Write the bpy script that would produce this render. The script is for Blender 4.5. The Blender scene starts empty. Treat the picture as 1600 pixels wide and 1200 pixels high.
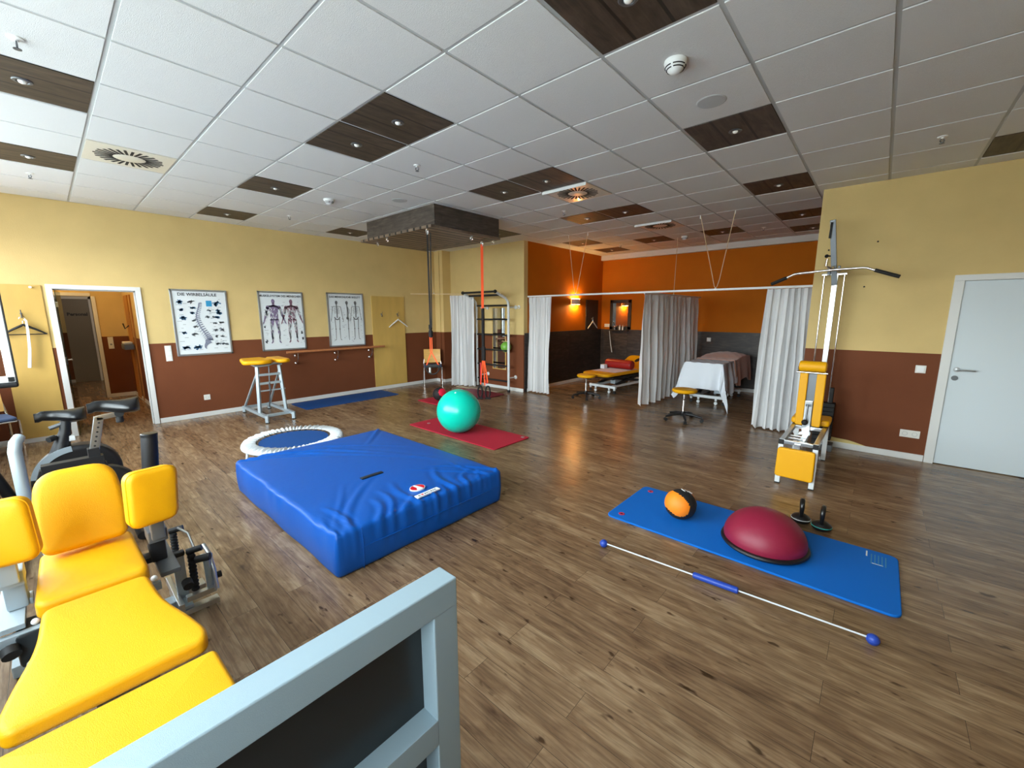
import bpy, bmesh, math, random
from mathutils import Vector, Matrix, Euler, Quaternion
random.seed(7)
PI = math.pi
SC = bpy.context.scene
COL = SC.collection
H = 3.063            # ceiling height
T = 0.625            # ceiling tile

# ------------------------------------------------------------------ materials
def srgb(r, g, b):
    f = lambda c: ((c/255)/12.92 if c/255 <= 0.04045 else (((c/255)+0.055)/1.055)**2.4)
    return (f(r), f(g), f(b), 1)

def newmat(name):
    m = bpy.data.materials.new(name); m.use_nodes = True
    nt = m.node_tree
    return m, nt, nt.nodes['Principled BSDF']

def setp(b, **k):
    for n, v in k.items():
        if n in b.inputs: b.inputs[n].default_value = v

def mat(name, col, rough=0.5, metal=0.0, bump=0.0, bscale=200.0, var=0.0, vscale=8.0, coat=0.0, stretch=(1, 1, 1), spec=0.5, sheen=0.0):
    m, nt, b = newmat(name)
    c = col if len(col) == 4 else (*col, 1)
    setp(b, **{'Base Color': c, 'Roughness': rough, 'Metallic': metal, 'Coat Weight': coat, 'Specular IOR Level': spec, 'Sheen Weight': sheen})
    tc = nt.nodes.new('ShaderNodeTexCoord'); mp = nt.nodes.new('ShaderNodeMapping')
    mp.inputs['Scale'].default_value = stretch
    nt.links.new(tc.outputs['Object'], mp.inputs['Vector'])
    if var > 0:
        n = nt.nodes.new('ShaderNodeTexNoise'); n.inputs['Scale'].default_value = vscale; n.inputs['Detail'].default_value = 6
        nt.links.new(mp.outputs[0], n.inputs['Vector'])
        r = nt.nodes.new('ShaderNodeValToRGB')
        r.color_ramp.elements[0].position = .3; r.color_ramp.elements[1].position = .7
        r.color_ramp.elements[0].color = (c[0]*(1-var), c[1]*(1-var), c[2]*(1-var), 1)
        r.color_ramp.elements[1].color = (min(1, c[0]*(1+var)), min(1, c[1]*(1+var)), min(1, c[2]*(1+var)), 1)
        nt.links.new(n.outputs['Fac'], r.inputs['Fac']); nt.links.new(r.outputs[0], b.inputs['Base Color'])
    if bump > 0:
        n = nt.nodes.new('ShaderNodeTexNoise'); n.inputs['Scale'].default_value = bscale; n.inputs['Detail'].default_value = 4
        nt.links.new(mp.outputs[0], n.inputs['Vector'])
        bp = nt.nodes.new('ShaderNodeBump'); bp.inputs['Strength'].default_value = bump; bp.inputs['Distance'].default_value = 0.004
        nt.links.new(n.outputs['Fac'], bp.inputs['Height']); nt.links.new(bp.outputs[0], b.inputs['Normal'])
    return m

def woodmat(name, cols, plank=(1.2, .18), rot=0, rough=.35, gap=.0015, gapcol=(.01, .007, .005, 1), grain=1.0, knots=True, bump=.15, axes='XY', offs=.37, spec=.5, shift=(0, 0), streak=False):
    """planks: plank length/width in metres, running along the first axis"""
    m, nt, b = newmat(name); N = nt.nodes.new; L = nt.links.new
    tc = N('ShaderNodeTexCoord'); sep = N('ShaderNodeSeparateXYZ'); com = N('ShaderNodeCombineXYZ')
    L(tc.outputs['Object'], sep.inputs[0])
    for k_, nm_ in ((0, 'X'), (1, 'Y')):
        ad = N('ShaderNodeMath'); ad.operation = 'ADD'; ad.inputs[1].default_value = shift[k_]; L(sep.outputs[axes[k_]], ad.inputs[0]); L(ad.outputs[0], com.inputs[nm_])
    br = N('ShaderNodeTexBrick'); br.offset = offs; br.offset_frequency = 2
    for k, v in (('Scale', 1.0), ('Brick Width', plank[0]), ('Row Height', plank[1]), ('Mortar Size', gap), ('Mortar Smooth', .2), ('Bias', 0.0)): br.inputs[k].default_value = v
    br.inputs['Color1'].default_value = (0, 0, 0, 1); br.inputs['Color2'].default_value = (1, 1, 1, 1); br.inputs['Mortar'].default_value = (.5, .5, .5, 1)
    L(com.outputs[0], br.inputs['Vector'])
    # shift the grain of every plank by its random tone
    sh = N('ShaderNodeVectorMath'); sh.operation = 'MULTIPLY_ADD'
    L(br.outputs['Color'], sh.inputs[0]); sh.inputs[1].default_value = (13.7, 7.1, 3.3); L(com.outputs[0], sh.inputs[2])
    mp = N('ShaderNodeMapping'); mp.inputs['Scale'].default_value = (1.6, 16, 1); L(sh.outputs[0], mp.inputs['Vector'])
    n1 = N('ShaderNodeTexNoise'); n1.inputs['Scale'].default_value = 2.2; n1.inputs['Detail'].default_value = 9; n1.inputs['Roughness'].default_value = .62; n1.inputs['Distortion'].default_value = .6
    L(mp.outputs[0], n1.inputs['Vector'])
    mp2 = N('ShaderNodeMapping'); mp2.inputs['Scale'].default_value = (2.2, 7, 1); L(sh.outputs[0], mp2.inputs['Vector'])
    n2 = N('ShaderNodeTexNoise'); n2.inputs['Scale'].default_value = 1.7; n2.inputs['Detail'].default_value = 3; n2.inputs['Distortion'].default_value = 1.2
    L(mp2.outputs[0], n2.inputs['Vector'])
    mix = N('ShaderNodeMath'); mix.operation = 'MULTIPLY_ADD'; mix.inputs[1].default_value = .55*grain
    L(n1.outputs['Fac'], mix.inputs[0])
    m2 = N('ShaderNodeMath'); m2.operation = 'MULTIPLY'; m2.inputs[1].default_value = .55; L(n2.outputs['Fac'], m2.inputs[0]); L(m2.outputs[0], mix.inputs[2])
    m3 = N('ShaderNodeMath'); m3.operation = 'MULTIPLY_ADD'; m3.inputs[1].default_value = .16
    sc = N('ShaderNodeSeparateColor'); L(br.outputs['Color'], sc.inputs[0]); L(sc.outputs[0], m3.inputs[0]); L(mix.outputs[0], m3.inputs[2])
    rp = N('ShaderNodeValToRGB'); e = rp.color_ramp.elements
    e[0].position = .36; e[0].color = cols[0]; e[1].position = .82; e[1].color = cols[-1]
    for i, c in enumerate(cols[1:-1]):
        q = e.new(.36+.46*(i+1)/(len(cols)-1)); q.color = c
    L(m3.outputs[0], rp.inputs['Fac'])
    out = rp.outputs[0]
    if knots:
        mp3 = N('ShaderNodeMapping'); mp3.inputs['Scale'].default_value = (2.6, 6.0, 1); L(sh.outputs[0], mp3.inputs['Vector'])
        n3 = N('ShaderNodeTexNoise'); n3.inputs['Scale'].default_value = 3.4; n3.inputs['Detail'].default_value = 2; L(mp3.outputs[0], n3.inputs['Vector'])
        r3 = N('ShaderNodeValToRGB'); r3.color_ramp.elements[0].position = .67; r3.color_ramp.elements[0].color = (1, 1, 1, 1); r3.color_ramp.elements[1].position = .74; r3.color_ramp.elements[1].color = (.28, .24, .2, 1)
        L(n3.outputs['Fac'], r3.inputs['Fac'])
        mx = N('ShaderNodeMix'); mx.data_type = 'RGBA'; mx.blend_type = 'MULTIPLY'; mx.inputs['Factor'].default_value = 1
        L(out, mx.inputs['A']); L(r3.outputs[0], mx.inputs['B']); out = mx.outputs['Result']
    if streak:
        mp4 = N('ShaderNodeMapping'); mp4.inputs['Scale'].default_value = (1.3, 34, 1); L(sh.outputs[0], mp4.inputs['Vector'])
        n4 = N('ShaderNodeTexNoise'); n4.inputs['Scale'].default_value = 2.8; n4.inputs['Detail'].default_value = 6; n4.inputs['Distortion'].default_value = .8; L(mp4.outputs[0], n4.inputs['Vector'])
        r4 = N('ShaderNodeValToRGB'); r4.color_ramp.elements[0].position = .36; r4.color_ramp.elements[0].color = (.55, .52, .48, 1); r4.color_ramp.elements[1].position = .52; r4.color_ramp.elements[1].color = (1.08, 1.06, 1.0, 1)
        L(n4.outputs['Fac'], r4.inputs['Fac']); mx4 = N('ShaderNodeMix'); mx4.data_type = 'RGBA'; mx4.blend_type = 'MULTIPLY'; mx4.inputs["Factor"].default_value = .55
        L(out, mx4.inputs['A']); L(r4.outputs[0], mx4.inputs['B']); out = mx4.outputs['Result']
    mg = N('ShaderNodeMix'); mg.data_type = 'RGBA'; L(br.outputs['Fac'], mg.inputs['Factor']); L(out, mg.inputs['A']); mg.inputs['B'].default_value = gapcol
    L(mg.outputs['Result'], b.inputs['Base Color'])
    setp(b, Roughness=rough, **{'Specular IOR Level': spec})
    bp = N('ShaderNodeBump'); bp.inputs['Strength'].default_value = bump; bp.inputs['Distance'].default_value = .003
    L(m3.outputs[0], bp.inputs['Height']); L(bp.outputs[0], b.inputs['Normal'])
    return m

def emitmat(name, col, s):
    m, nt, b = newmat(name); setp(b, **{'Base Color': (*col, 1), 'Emission Color': (*col, 1), 'Emission Strength': s}); return m

def glassmat(name, tint=(1, 1, 1), refl=.10):
    m, nt, b = newmat(name); nt.nodes.remove(b); N = nt.nodes.new; L = nt.links.new
    out = nt.nodes['Material Output']; t = N('ShaderNodeBsdfTransparent'); t.inputs[0].default_value = (*tint, 1)
    g = N('ShaderNodeBsdfGlossy'); g.inputs['Roughness'].default_value = .02
    fr = N('ShaderNodeFresnel'); ge = N('ShaderNodeNewGeometry'); io = N('ShaderNodeMath'); io.operation = 'MULTIPLY_ADD'; io.inputs[1].default_value = 1/1.45-1.45; io.inputs[2].default_value = 1.45; L(ge.outputs['Backfacing'], io.inputs[0]); L(io.outputs[0], fr.inputs['IOR'])
    mx = N('ShaderNodeMixShader'); L(fr.outputs[0], mx.inputs[0]); L(t.outputs[0], mx.inputs[1]); L(g.outputs[0], mx.inputs[2]); L(mx.outputs[0], out.inputs[0])
    return m

def wallmat(name, upper, lower, zsplit):
    m, nt, b = newmat(name); N = nt.nodes.new; L = nt.links.new
    ge = N('ShaderNodeNewGeometry'); sp = N('ShaderNodeSeparateXYZ'); L(ge.outputs['Position'], sp.inputs[0])
    gt = N('ShaderNodeMath'); gt.operation = 'GREATER_THAN'; gt.inputs[1].default_value = zsplit; L(sp.outputs['Z'], gt.inputs[0])
    n = N('ShaderNodeTexNoise'); n.inputs['Scale'].default_value = 3; n.inputs['Detail'].default_value = 5; L(ge.outputs['Position'], n.inputs['Vector'])
    mx = N('ShaderNodeMix'); mx.data_type = 'RGBA'; L(gt.outputs[0], mx.inputs['Factor']); mx.inputs['A'].default_value = lower; mx.inputs['B'].default_value = upper
    hs = N('ShaderNodeHueSaturation'); L(mx.outputs['Result'], hs.inputs['Color'])
    mr = N('ShaderNodeMapRange'); mr.inputs['To Min'].default_value = .9; mr.inputs['To Max'].default_value = 1.1; L(n.outputs['Fac'], mr.inputs['Value']); L(mr.outputs[0], hs.inputs['Value'])
    L(hs.outputs[0], b.inputs['Base Color']); setp(b, Roughness=.75, **{'Specular IOR Level': .25})
    nb = N('ShaderNodeTexNoise'); nb.inputs['Scale'].default_value = 90; nb.inputs['Detail'].default_value = 5; L(ge.outputs['Position'], nb.inputs['Vector'])
    bp = N('ShaderNodeBump'); bp.inputs['Strength'].default_value = .35; bp.inputs['Distance'].default_value = .004; L(nb.outputs['Fac'], bp.inputs['Height']); L(bp.outputs[0], b.inputs['Normal'])
    return m

YEL = srgb(217, 191, 131); BRN = srgb(116, 66, 40); ORG = srgb(192, 104, 0)
M = {}
M['floor'] = woodmat('vinyl_planks', [srgb(74, 55, 41), srgb(116, 90, 66), srgb(138, 111, 84), srgb(164, 138, 108)], (1.22, .152), rough=.27, spec=.42, bump=.03, gap=.0009, gapcol=(.035, .024, .016, 1), streak=True)
M['panelwood'] = woodmat('panel_wood', [srgb(36, 30, 25), srgb(72, 60, 50), srgb(98, 83, 70)], (3.0, .204), rough=.5, gap=.010, knots=False, shift=(1.5, .102), offs=0, axes='YX')
M['boxwood'] = woodmat('box_wood', [srgb(40, 34, 30), srgb(74, 65, 58), srgb(104, 94, 84)], (4.0, .6), rough=.5, gap=0.0, knots=False, axes='XZ')
M['boxwood2'] = woodmat('box_wood_side', [srgb(40, 34, 30), srgb(74, 65, 58), srgb(104, 94, 84)], (4.0, .6), rough=.5, gap=0.0, knots=False, axes='YZ')
M['slat'] = woodmat('plate_wood', [srgb(74, 62, 52), srgb(122, 104, 88), srgb(150, 130, 110)], (4.0, .15), rough=.5, gap=.024, knots=False, axes='YX', shift=(2, 0))
M['wainx'] = woodmat('wainscot_wood', [srgb(22, 18, 16), srgb(50, 41, 37), srgb(78, 67, 60)], (4.0, 1.3), rough=.5, gap=.003, knots=False, axes='XZ')
M['wainy'] = woodmat('wainscot_wood_side', [srgb(22, 18, 16), srgb(50, 41, 37), srgb(78, 67, 60)], (4.0, 1.3), rough=.5, gap=.003, knots=False, axes='YZ')
M['wall'] = wallmat('wall_yellow_brown', YEL, BRN, 1.2)
M['orange'] = wallmat('wall_orange', ORG, ORG, 1.24)
M['white'] = mat('white_paint', srgb(232, 234, 232), .45)
M['trim'] = mat('white_trim', srgb(226, 228, 226), .4)
M['plaster'] = mat('bulkhead_plaster', srgb(214, 208, 200), .8, bump=.1)
M['tile'] = mat('ceiling_tile', srgb(222, 223, 222), .9, bump=.5, bscale=220, var=.04, vscale=400, spec=.1)
M['grid'] = mat('ceiling_grid', srgb(186, 190, 190), .5, spec=.3)
M['door'] = mat('door_white', srgb(214, 226, 232), .45)
M['greydoor'] = mat('door_grey', srgb(128, 122, 112), .5)
M['yellow'] = mat('yellow_vinyl', srgb(234, 168, 0), .5, bump=.25, bscale=420, spec=.4)
M['steel'] = mat('brushed_steel', srgb(200, 204, 206), .28, 1.0)
M['chrome'] = mat('chrome', srgb(225, 225, 225), .12, 1.0)
M['silver'] = mat('silver_paint', srgb(176, 190, 198), .42, .35, bump=.1, bscale=900)
M['whitemetal'] = mat('white_metal', srgb(222, 228, 230), .35)
M['greymetal'] = mat('grey_metal', srgb(112, 116, 120), .4, .6)
M['framegrey'] = mat('pale_grey_powdercoat', srgb(152, 172, 182), .4, .15, bump=.2, bscale=1200)
M['black'] = mat('black_plastic', srgb(22, 22, 24), .45)
M['blackgloss'] = mat('black_leather', srgb(20, 21, 23), .28, bump=.1, bscale=300)
M['rubber'] = mat('black_rubber', srgb(26, 26, 26), .7)
M['panelblack'] = mat('dark_panel', srgb(34, 38, 40), .35)
M['bluevinyl'] = mat('blue_vinyl', srgb(0, 82, 170), .42, bump=.3, bscale=14, spec=.4)
M['bluemat'] = mat('blue_foam', srgb(0, 108, 204), .75, bump=.3, bscale=500, spec=.3)
M['bluedark'] = mat('dark_blue_foam', srgb(10, 72, 140), .7, bump=.3, bscale=500, spec=.3)
M['redmat'] = mat('red_foam', srgb(186, 34, 58), .75, bump=.3, bscale=500, spec=.3)
M['darkred'] = mat('crimson_foam', srgb(120, 16, 38), .5, bump=.2, bscale=300)
M['crimson'] = mat('crimson_rubber', srgb(140, 20, 44), .3)
M['bosu'] = mat('burgundy_rubber', srgb(140, 26, 56), .48, bump=.15, bscale=200)
M['ball'] = mat('turquoise_rubber', srgb(0, 205, 180), .26)
M['green'] = mat('green_rubber', srgb(120, 180, 70), .35)
M['ballorange'] = mat('orange_ball_rubber', srgb(255, 138, 20), .55, bump=.3, bscale=300)
M['ballred'] = mat('red_ball_rubber', srgb(226, 24, 60), .5)
M['stickblue'] = mat('blue_grip_rubber', srgb(34, 70, 170), .4)
M['blueseat'] = mat('blue_seat', srgb(90, 140, 190), .6)
M['seatfabric'] = mat('blue_grey_fabric', srgb(78, 96, 132), .9)
M['beech'] = mat('beech_wood', srgb(226, 176, 96), .4, var=.12, vscale=6, stretch=(1, 1, 8))
M['railwood'] = mat('rail_wood', srgb(176, 112, 70), .4, var=.1, vscale=20)
M['board'] = mat('maple_board', srgb(206, 170, 92), .42, var=.09, vscale=2.2, stretch=(2, 2, .5))
M['hallboard'] = mat('hall_board', srgb(180, 120, 50), .5, var=.15, vscale=6, stretch=(3, 3, .5))
M['orangestrap'] = mat('orange_webbing', srgb(250, 84, 22), .7)
M['redcord'] = mat('red_webbing', srgb(190, 30, 36), .7)
M['blackstrap'] = mat('black_webbing', srgb(20, 18, 20), .8)
M['curtain'] = mat('white_curtain', srgb(242, 243, 244), .95, bump=.4, bscale=500, spec=.1, sheen=.2)
nt = M['curtain'].node_tree; pb = nt.nodes['Principled BSDF']; tl_ = nt.nodes.new('ShaderNodeBsdfTranslucent'); tl_.inputs[0].default_value = srgb(236, 236, 236); ms_ = nt.nodes.new('ShaderNodeMixShader'); ms_.inputs[0].default_value = .22
nt.links.new(pb.outputs[0], ms_.inputs[1]); nt.links.new(tl_.outputs[0], ms_.inputs[2]); nt.links.new(ms_.outputs[0], nt.nodes['Material Output'].inputs[0])
M['sheet'] = mat('white_sheet', srgb(226, 232, 240), .9, bump=.2, bscale=120, spec=.1)
M['blanket'] = mat('brown_blanket', srgb(186, 136, 116), .95, bump=.3, bscale=60, spec=.1, sheen=.3)
M['paper'] = mat('poster_paper', srgb(224, 232, 236), .6)
M['ink'] = mat('dark_ink', srgb(52, 58, 66), .8)
M['inkgrey'] = mat('grey_ink', srgb(134, 142, 150), .8)
M['inkblue'] = mat('blue_ink', srgb(70, 118, 158), .8)
M['cyan'] = mat('cyan_ink', srgb(52, 150, 200), .8)
M['muscle'] = mat('muscle_ink', srgb(126, 112, 142), .8, var=.55, vscale=55)
M['muscleb'] = mat('muscle_red_ink', srgb(130, 96, 112), .8, var=.5, vscale=60)
M['bone'] = mat('bone_ink', srgb(120, 122, 124), .8, var=.3, vscale=60)
M['redlogo'] = mat('red_logo', srgb(214, 10, 36), .4)
M['whitelogo'] = mat('white_print', srgb(240, 244, 244), .5)
M['palered'] = mat('eyelet_pink', srgb(200, 40, 80), .35)
M['socket'] = mat('socket_white', srgb(232, 232, 226), .3)
M['lens'] = mat('lamp_lens', srgb(245, 245, 242), .15, 0, coat=1)
M['mirror'] = mat('mirror_glass', srgb(220, 224, 224), .02, 1.0)
M['darkframe'] = mat('dark_frame', srgb(44, 34, 28), .5)
M['glow'] = emitmat('lamp_glow', (1.0, .62, .16), 14)
M['glass'] = glassmat('window_glass', (.92, .96, .96))
M['glassgreen'] = glassmat('door_glass', (.50, .66, .62))
M['teal'] = mat('teal_line', srgb(60, 190, 180), .4)
M['redroll'] = mat('red_roll_vinyl', srgb(150, 28, 24), .4)
M['cord'] = mat('beige_cord', srgb(214, 190, 150), .7)
M['asphalt'] = mat('pavement', srgb(214, 214, 212), .9, var=.15, vscale=3)
M['facade'] = mat('facade_grey', srgb(170, 170, 165), .9)

# ------------------------------------------------------------------ mesh builder
class MB:
    def __init__(s): s.bm = bmesh.new(); s.mi = 0
    def merge(s, t, X=None):
        if X is not None: bmesh.ops.transform(t, matrix=X, verts=t.verts)
        for f in t.faces: f.material_index = s.mi
        me = bpy.data.meshes.new('t'); t.to_mesh(me); t.free(); s.bm.from_mesh(me); bpy.data.meshes.remove(me)
        return s
    def box(s, a, b, bev=0, seg=2, X=None):
        t = bmesh.new(); bmesh.ops.create_cube(t, size=1)
        c = [(a[i]+b[i])/2 for i in range(3)]; d = [abs(b[i]-a[i]) for i in range(3)]
        for v in t.verts: v.co = Vector((c[0]+v.co.x*d[0], c[1]+v.co.y*d[1], c[2]+v.co.z*d[2]))
        if bev > 0: bmesh.ops.bevel(t, geom=t.edges[:], offset=min(bev, min(d)*.49), segments=seg, affect='EDGES', profile=.5)
        return s.merge(t, X)
    def prism(s, poly, z0, z1, bev=0, seg=3, X=None, crown=0):
        t = bmesh.new(); vs = [t.verts.new((p[0], p[1], z0)) for p in poly]; f = t.faces.new(vs)
        r = bmesh.ops.extrude_face_region(t, geom=[f]); up = [g for g in r['geom'] if isinstance(g, bmesh.types.BMVert)]
        for v in up: v.co.z = z1
        bmesh.ops.recalc_face_normals(t, faces=t.faces)
        if bev > 0:
            ed = [e for e in t.edges if abs(e.verts[0].co.z-e.verts[1].co.z) < 1e-6]
            bmesh.ops.bevel(t, geom=ed, offset=bev, segments=seg, affect='EDGES', profile=.5)
            t.normal_update(); caps = [f for f in t.faces if abs(f.normal.z) > .999 and len(f.verts) >= len(poly)]
            if not crown and caps: bmesh.ops.inset_individual(t, faces=caps, thickness=bev*.35)
        if crown:
            top = max(t.faces, key=lambda q: q.calc_center_median().z if q.normal.z > .9 else -9)
            vs = list(top.verts); c = top.calc_center_median(); t.faces.remove(top); k = len(vs); prev = vs
            for sc_, hz in ((.90, .28), (.75, .6), (.5, .87), (.25, .98)):
                ring = [t.verts.new((c.x+(v.co.x-c.x)*sc_, c.y+(v.co.y-c.y)*sc_, c.z+crown*hz)) for v in vs]
                for i in range(k): t.faces.new((prev[i], prev[(i+1) % k], ring[(i+1) % k], ring[i]))
                prev = ring
            m = t.verts.new((c.x, c.y, c.z+crown))
            for i in range(k): t.faces.new((prev[i], prev[(i+1) % k], m))
            bmesh.ops.recalc_face_normals(t, faces=t.faces)
        return s.merge(t, X)
    def tube(s, pts, r, n=10, cap=True, X=None, rx=None):
        pts = [Vector(p) for p in pts]; t = bmesh.new(); rings = []
        rr = r if isinstance(r, (list, tuple)) else [r]*len(pts)
        prev = None
        for i, p in enumerate(pts):
            d = (pts[min(i+1, len(pts)-1)]-pts[max(i-1, 0)]).normalized()
            if prev is None:
                u = d.orthogonal().normalized()
                if abs(d.z) < .99: u = d.cross(Vector((0, 0, 1))).normalized()
            else: u = (prev-d*prev.dot(d)).normalized()
            prev = u; w = d.cross(u)
            q = rx if rx else 1
            rings.append([t.verts.new(p+(u*math.cos(2*PI*k/n)*q+w*math.sin(2*PI*k/n))*rr[i]) for k in range(n)])
        for a, b in zip(rings, rings[1:]):
            for k in range(n): t.faces.new((a[k], a[(k+1) % n], b[(k+1) % n], b[k]))
        if cap: t.faces.new(rings[0][::-1]); t.faces.new(rings[-1])
        bmesh.ops.recalc_face_normals(t, faces=t.faces)
        return s.merge(t, X)
    def bar(s, p0, p1, w, h=None, up=(0, 0, 1), bev=.003, X=None):
        """rectangular tube from p0 to p1, w across, h along 'up'"""
        p0 = Vector(p0); p1 = Vector(p1); h = h or w; d = p1-p0; L = d.length; d.normalize()
        u = Vector(up); u = u-d*u.dot(d)
        if u.length < 1e-4: u = d.orthogonal()
        u.normalize(); v = u.cross(d)
        R = Matrix((( *[v[0], d[0], u[0]], p0[0]), (*[v[1], d[1], u[1]], p0[1]), (*[v[2], d[2], u[2]], p0[2]), (0, 0, 0, 1)))
        if X is not None: R = X @ R
        return s.box((-w/2, 0, -h/2), (w/2, L, h/2), bev, 2, R)
    def lathe(s, prof, c=(0, 0, 0), n=24, X=None, cap=True):
        t = bmesh.new(); rings = []
        for r, z in prof:
            rings.append([t.verts.new((c[0]+r*math.cos(2*PI*k/n), c[1]+r*math.sin(2*PI*k/n), c[2]+z)) for k in range(n)])
        for a, b in zip(rings, rings[1:]):
            for k in range(n): t.faces.new((a[k], a[(k+1) % n], b[(k+1) % n], b[k]))
        if cap:
            for q in (rings[0], rings[-1]): t.faces.new(q)
        bmesh.ops.remove_doubles(t, verts=t.verts, dist=1e-5)
        bmesh.ops.recalc_face_normals(t, faces=t.faces)
        return s.merge(t, X)
    def sphere(s, c, r, n=24, sc=(1, 1, 1), X=None):
        t = bmesh.new(); bmesh.ops.create_uvsphere(t, u_segments=n, v_segments=max(8, n*2//3), radius=1)
        for v in t.verts: v.co = Vector((c[0]+v.co.x*r*sc[0], c[1]+v.co.y*r*sc[1], c[2]+v.co.z*r*sc[2]))
        return s.merge(t, X)
    def surf(s, fn, nu, nv, X=None, close=False, thick=0):
        t = bmesh.new(); g = [[t.verts.new(fn(i/nu, j/nv)) for j in range(nv+1)] for i in range(nu+1)]
        for i in range(nu):
            for j in range(nv): t.faces.new((g[i][j], g[i+1][j], g[i+1][j+1], g[i][j+1]))
        if thick:
            t.normal_update(); h = [[t.verts.new(v.co-v.normal*thick) for v in row] for row in g]
            for i in range(nu):
                for j in range(nv): t.faces.new((h[i][j], h[i][j+1], h[i+1][j+1], h[i+1][j]))
            for i in range(nu):
                for j in (0, nv): t.faces.new((g[i][j], h[i][j], h[i+1][j], g[i+1][j]))
            for j in range(nv):
                for i in (0, nu): t.faces.new((g[i][j], g[i][j+1], h[i][j+1], h[i][j]))
            bmesh.ops.recalc_face_normals(t, faces=t.faces)
        return s.merge(t, X)
    def quad(s, *p):
        t = bmesh.new(); t.faces.new([t.verts.new(q) for q in p]); return s.merge(t)
    def text(s, body, size, X, depth=.0006, align='CENTER', bold=0):
        cu = bpy.data.curves.new('txt', 'FONT'); cu.body = body; cu.size = size; cu.align_x = align; cu.extrude = depth; cu.offset = bold; cu.resolution_u = 2
        o = bpy.data.objects.new('txt', cu); COL.objects.link(o)
        dg = bpy.context.evaluated_depsgraph_get(); me = bpy.data.meshes.new_from_object(o.evaluated_get(dg))
        t = bmesh.new(); t.from_mesh(me); bpy.data.meshes.remove(me); bpy.data.objects.remove(o); bpy.data.curves.remove(cu)
        return s.merge(t, X)

def rpoly(pts, r, n=5):
    """polygon with rounded corners; r a number or a list"""
    out = []; k = len(pts)
    for i in range(k):
        p = Vector(pts[i]).to_2d() if len(pts[i]) > 2 else Vector(pts[i]); a = Vector(pts[i-1]); b = Vector(pts[(i+1) % k])
        q = r[i] if isinstance(r, (list, tuple)) else r
        if q <= 0: out.append((p.x, p.y)); continue
        da = (a-p); db = (b-p); q = min(q, da.length*.48, db.length*.48); A = p+da.normalized()*q; B = p+db.normalized()*q
        for j in range(n+1):
            t = j/n; c = A*(1-t)**2+p*2*t*(1-t)+B*t*t; out.append((c.x, c.y))
    return out

ORIG = {}
def obj(name, mb, m, parent=None, loc=None, smooth=38):
    me = bpy.data.meshes.new(name)
    o = bpy.data.objects.new(name, me); COL.objects.link(o)
    if parent is not None: off = ORIG[parent]; o.parent = parent
    else: off = Vector(loc) if loc is not None else Vector((0, 0, 0)); o.location = off
    ORIG[o] = off
    bmesh.ops.translate(mb.bm, verts=mb.bm.verts, vec=-off)
    mb.bm.to_mesh(me); mb.bm.free()
    for q in (m if isinstance(m, (list, tuple)) else [m]): me.materials.append(q)
    if smooth:
        me.polygons.foreach_set('use_smooth', [True]*len(me.polygons)); me.set_sharp_from_angle(angle=math.radians(smooth))
        if smooth < 90: w = o.modifiers.new('weighted_normal', 'WEIGHTED_NORMAL'); w.keep_sharp = True
    return o
def tag(o, label, cat, group=None):
    o['label'] = label; o['category'] = cat
    if group: o['group'] = group
    return o
def thing(name, label, cat, loc, group=None):
    o = bpy.data.objects.new(name, None); COL.objects.link(o); o.location = loc; o.empty_display_size = .1; ORIG[o] = Vector(loc)
    return tag(o, label, cat, group)
def struct(name, mb, m, parent=None, smooth=38):
    o = obj(name, mb, m, parent, smooth=smooth)
    if parent is None: o['kind'] = 'structure'
    return o
def dup(root, loc, rotz=None, label=None, group=None):
    r = root.copy(); COL.objects.link(r); r.location = loc
    if rotz is not None: r.rotation_euler = (0, 0, rotz)
    if label: r['label'] = label
    if group: r['group'] = group
    for ch in list(root.children):
        c = ch.copy(); COL.objects.link(c); c.parent = r
        for g in ch.children:
            d = g.copy(); COL.objects.link(d); d.parent = c
    return r
def TR(loc, rz=0, rx=0, ry=0): return Matrix.Translation(loc) @ Euler((rx, ry, rz)).to_matrix().to_4x4()
def arc(c, r, a0, a1, n, ax='xz'):
    o = []
    for i in range(n+1):
        a = a0+(a1-a0)*i/n; u, v = r*math.cos(a), r*math.sin(a)
        o.append((c[0]+u, c[1], c[2]+v) if ax == 'xz' else ((c[0], c[1]+u, c[2]+v) if ax == 'yz' else (c[0]+u, c[1]+v, c[2])))
    return o
SKY, HALL, EXPO = 10.0, 13, 1.3
# ================================================================== SETTING
XL, YF, XR, YB = -4.8, -2.62, 5.8, 4.86       # left wall, window wall, far right wall, wall-bar wall
YR, XC = 4.64, 2.55                            # door wall on the right and its free end
XA, YA = -2.24, 8.0                            # alcove left wall and back wall
b = MB(); b.box((-11.6, YF-.12, -.1), (XR+.1, YA+.1, 0)); struct('floor', b, M['floor'])
b = MB(); b.box((-14, -40, -.3), (20, YF-.12, -.12)); struct('ground_outside', b, M['asphalt'])

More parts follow.
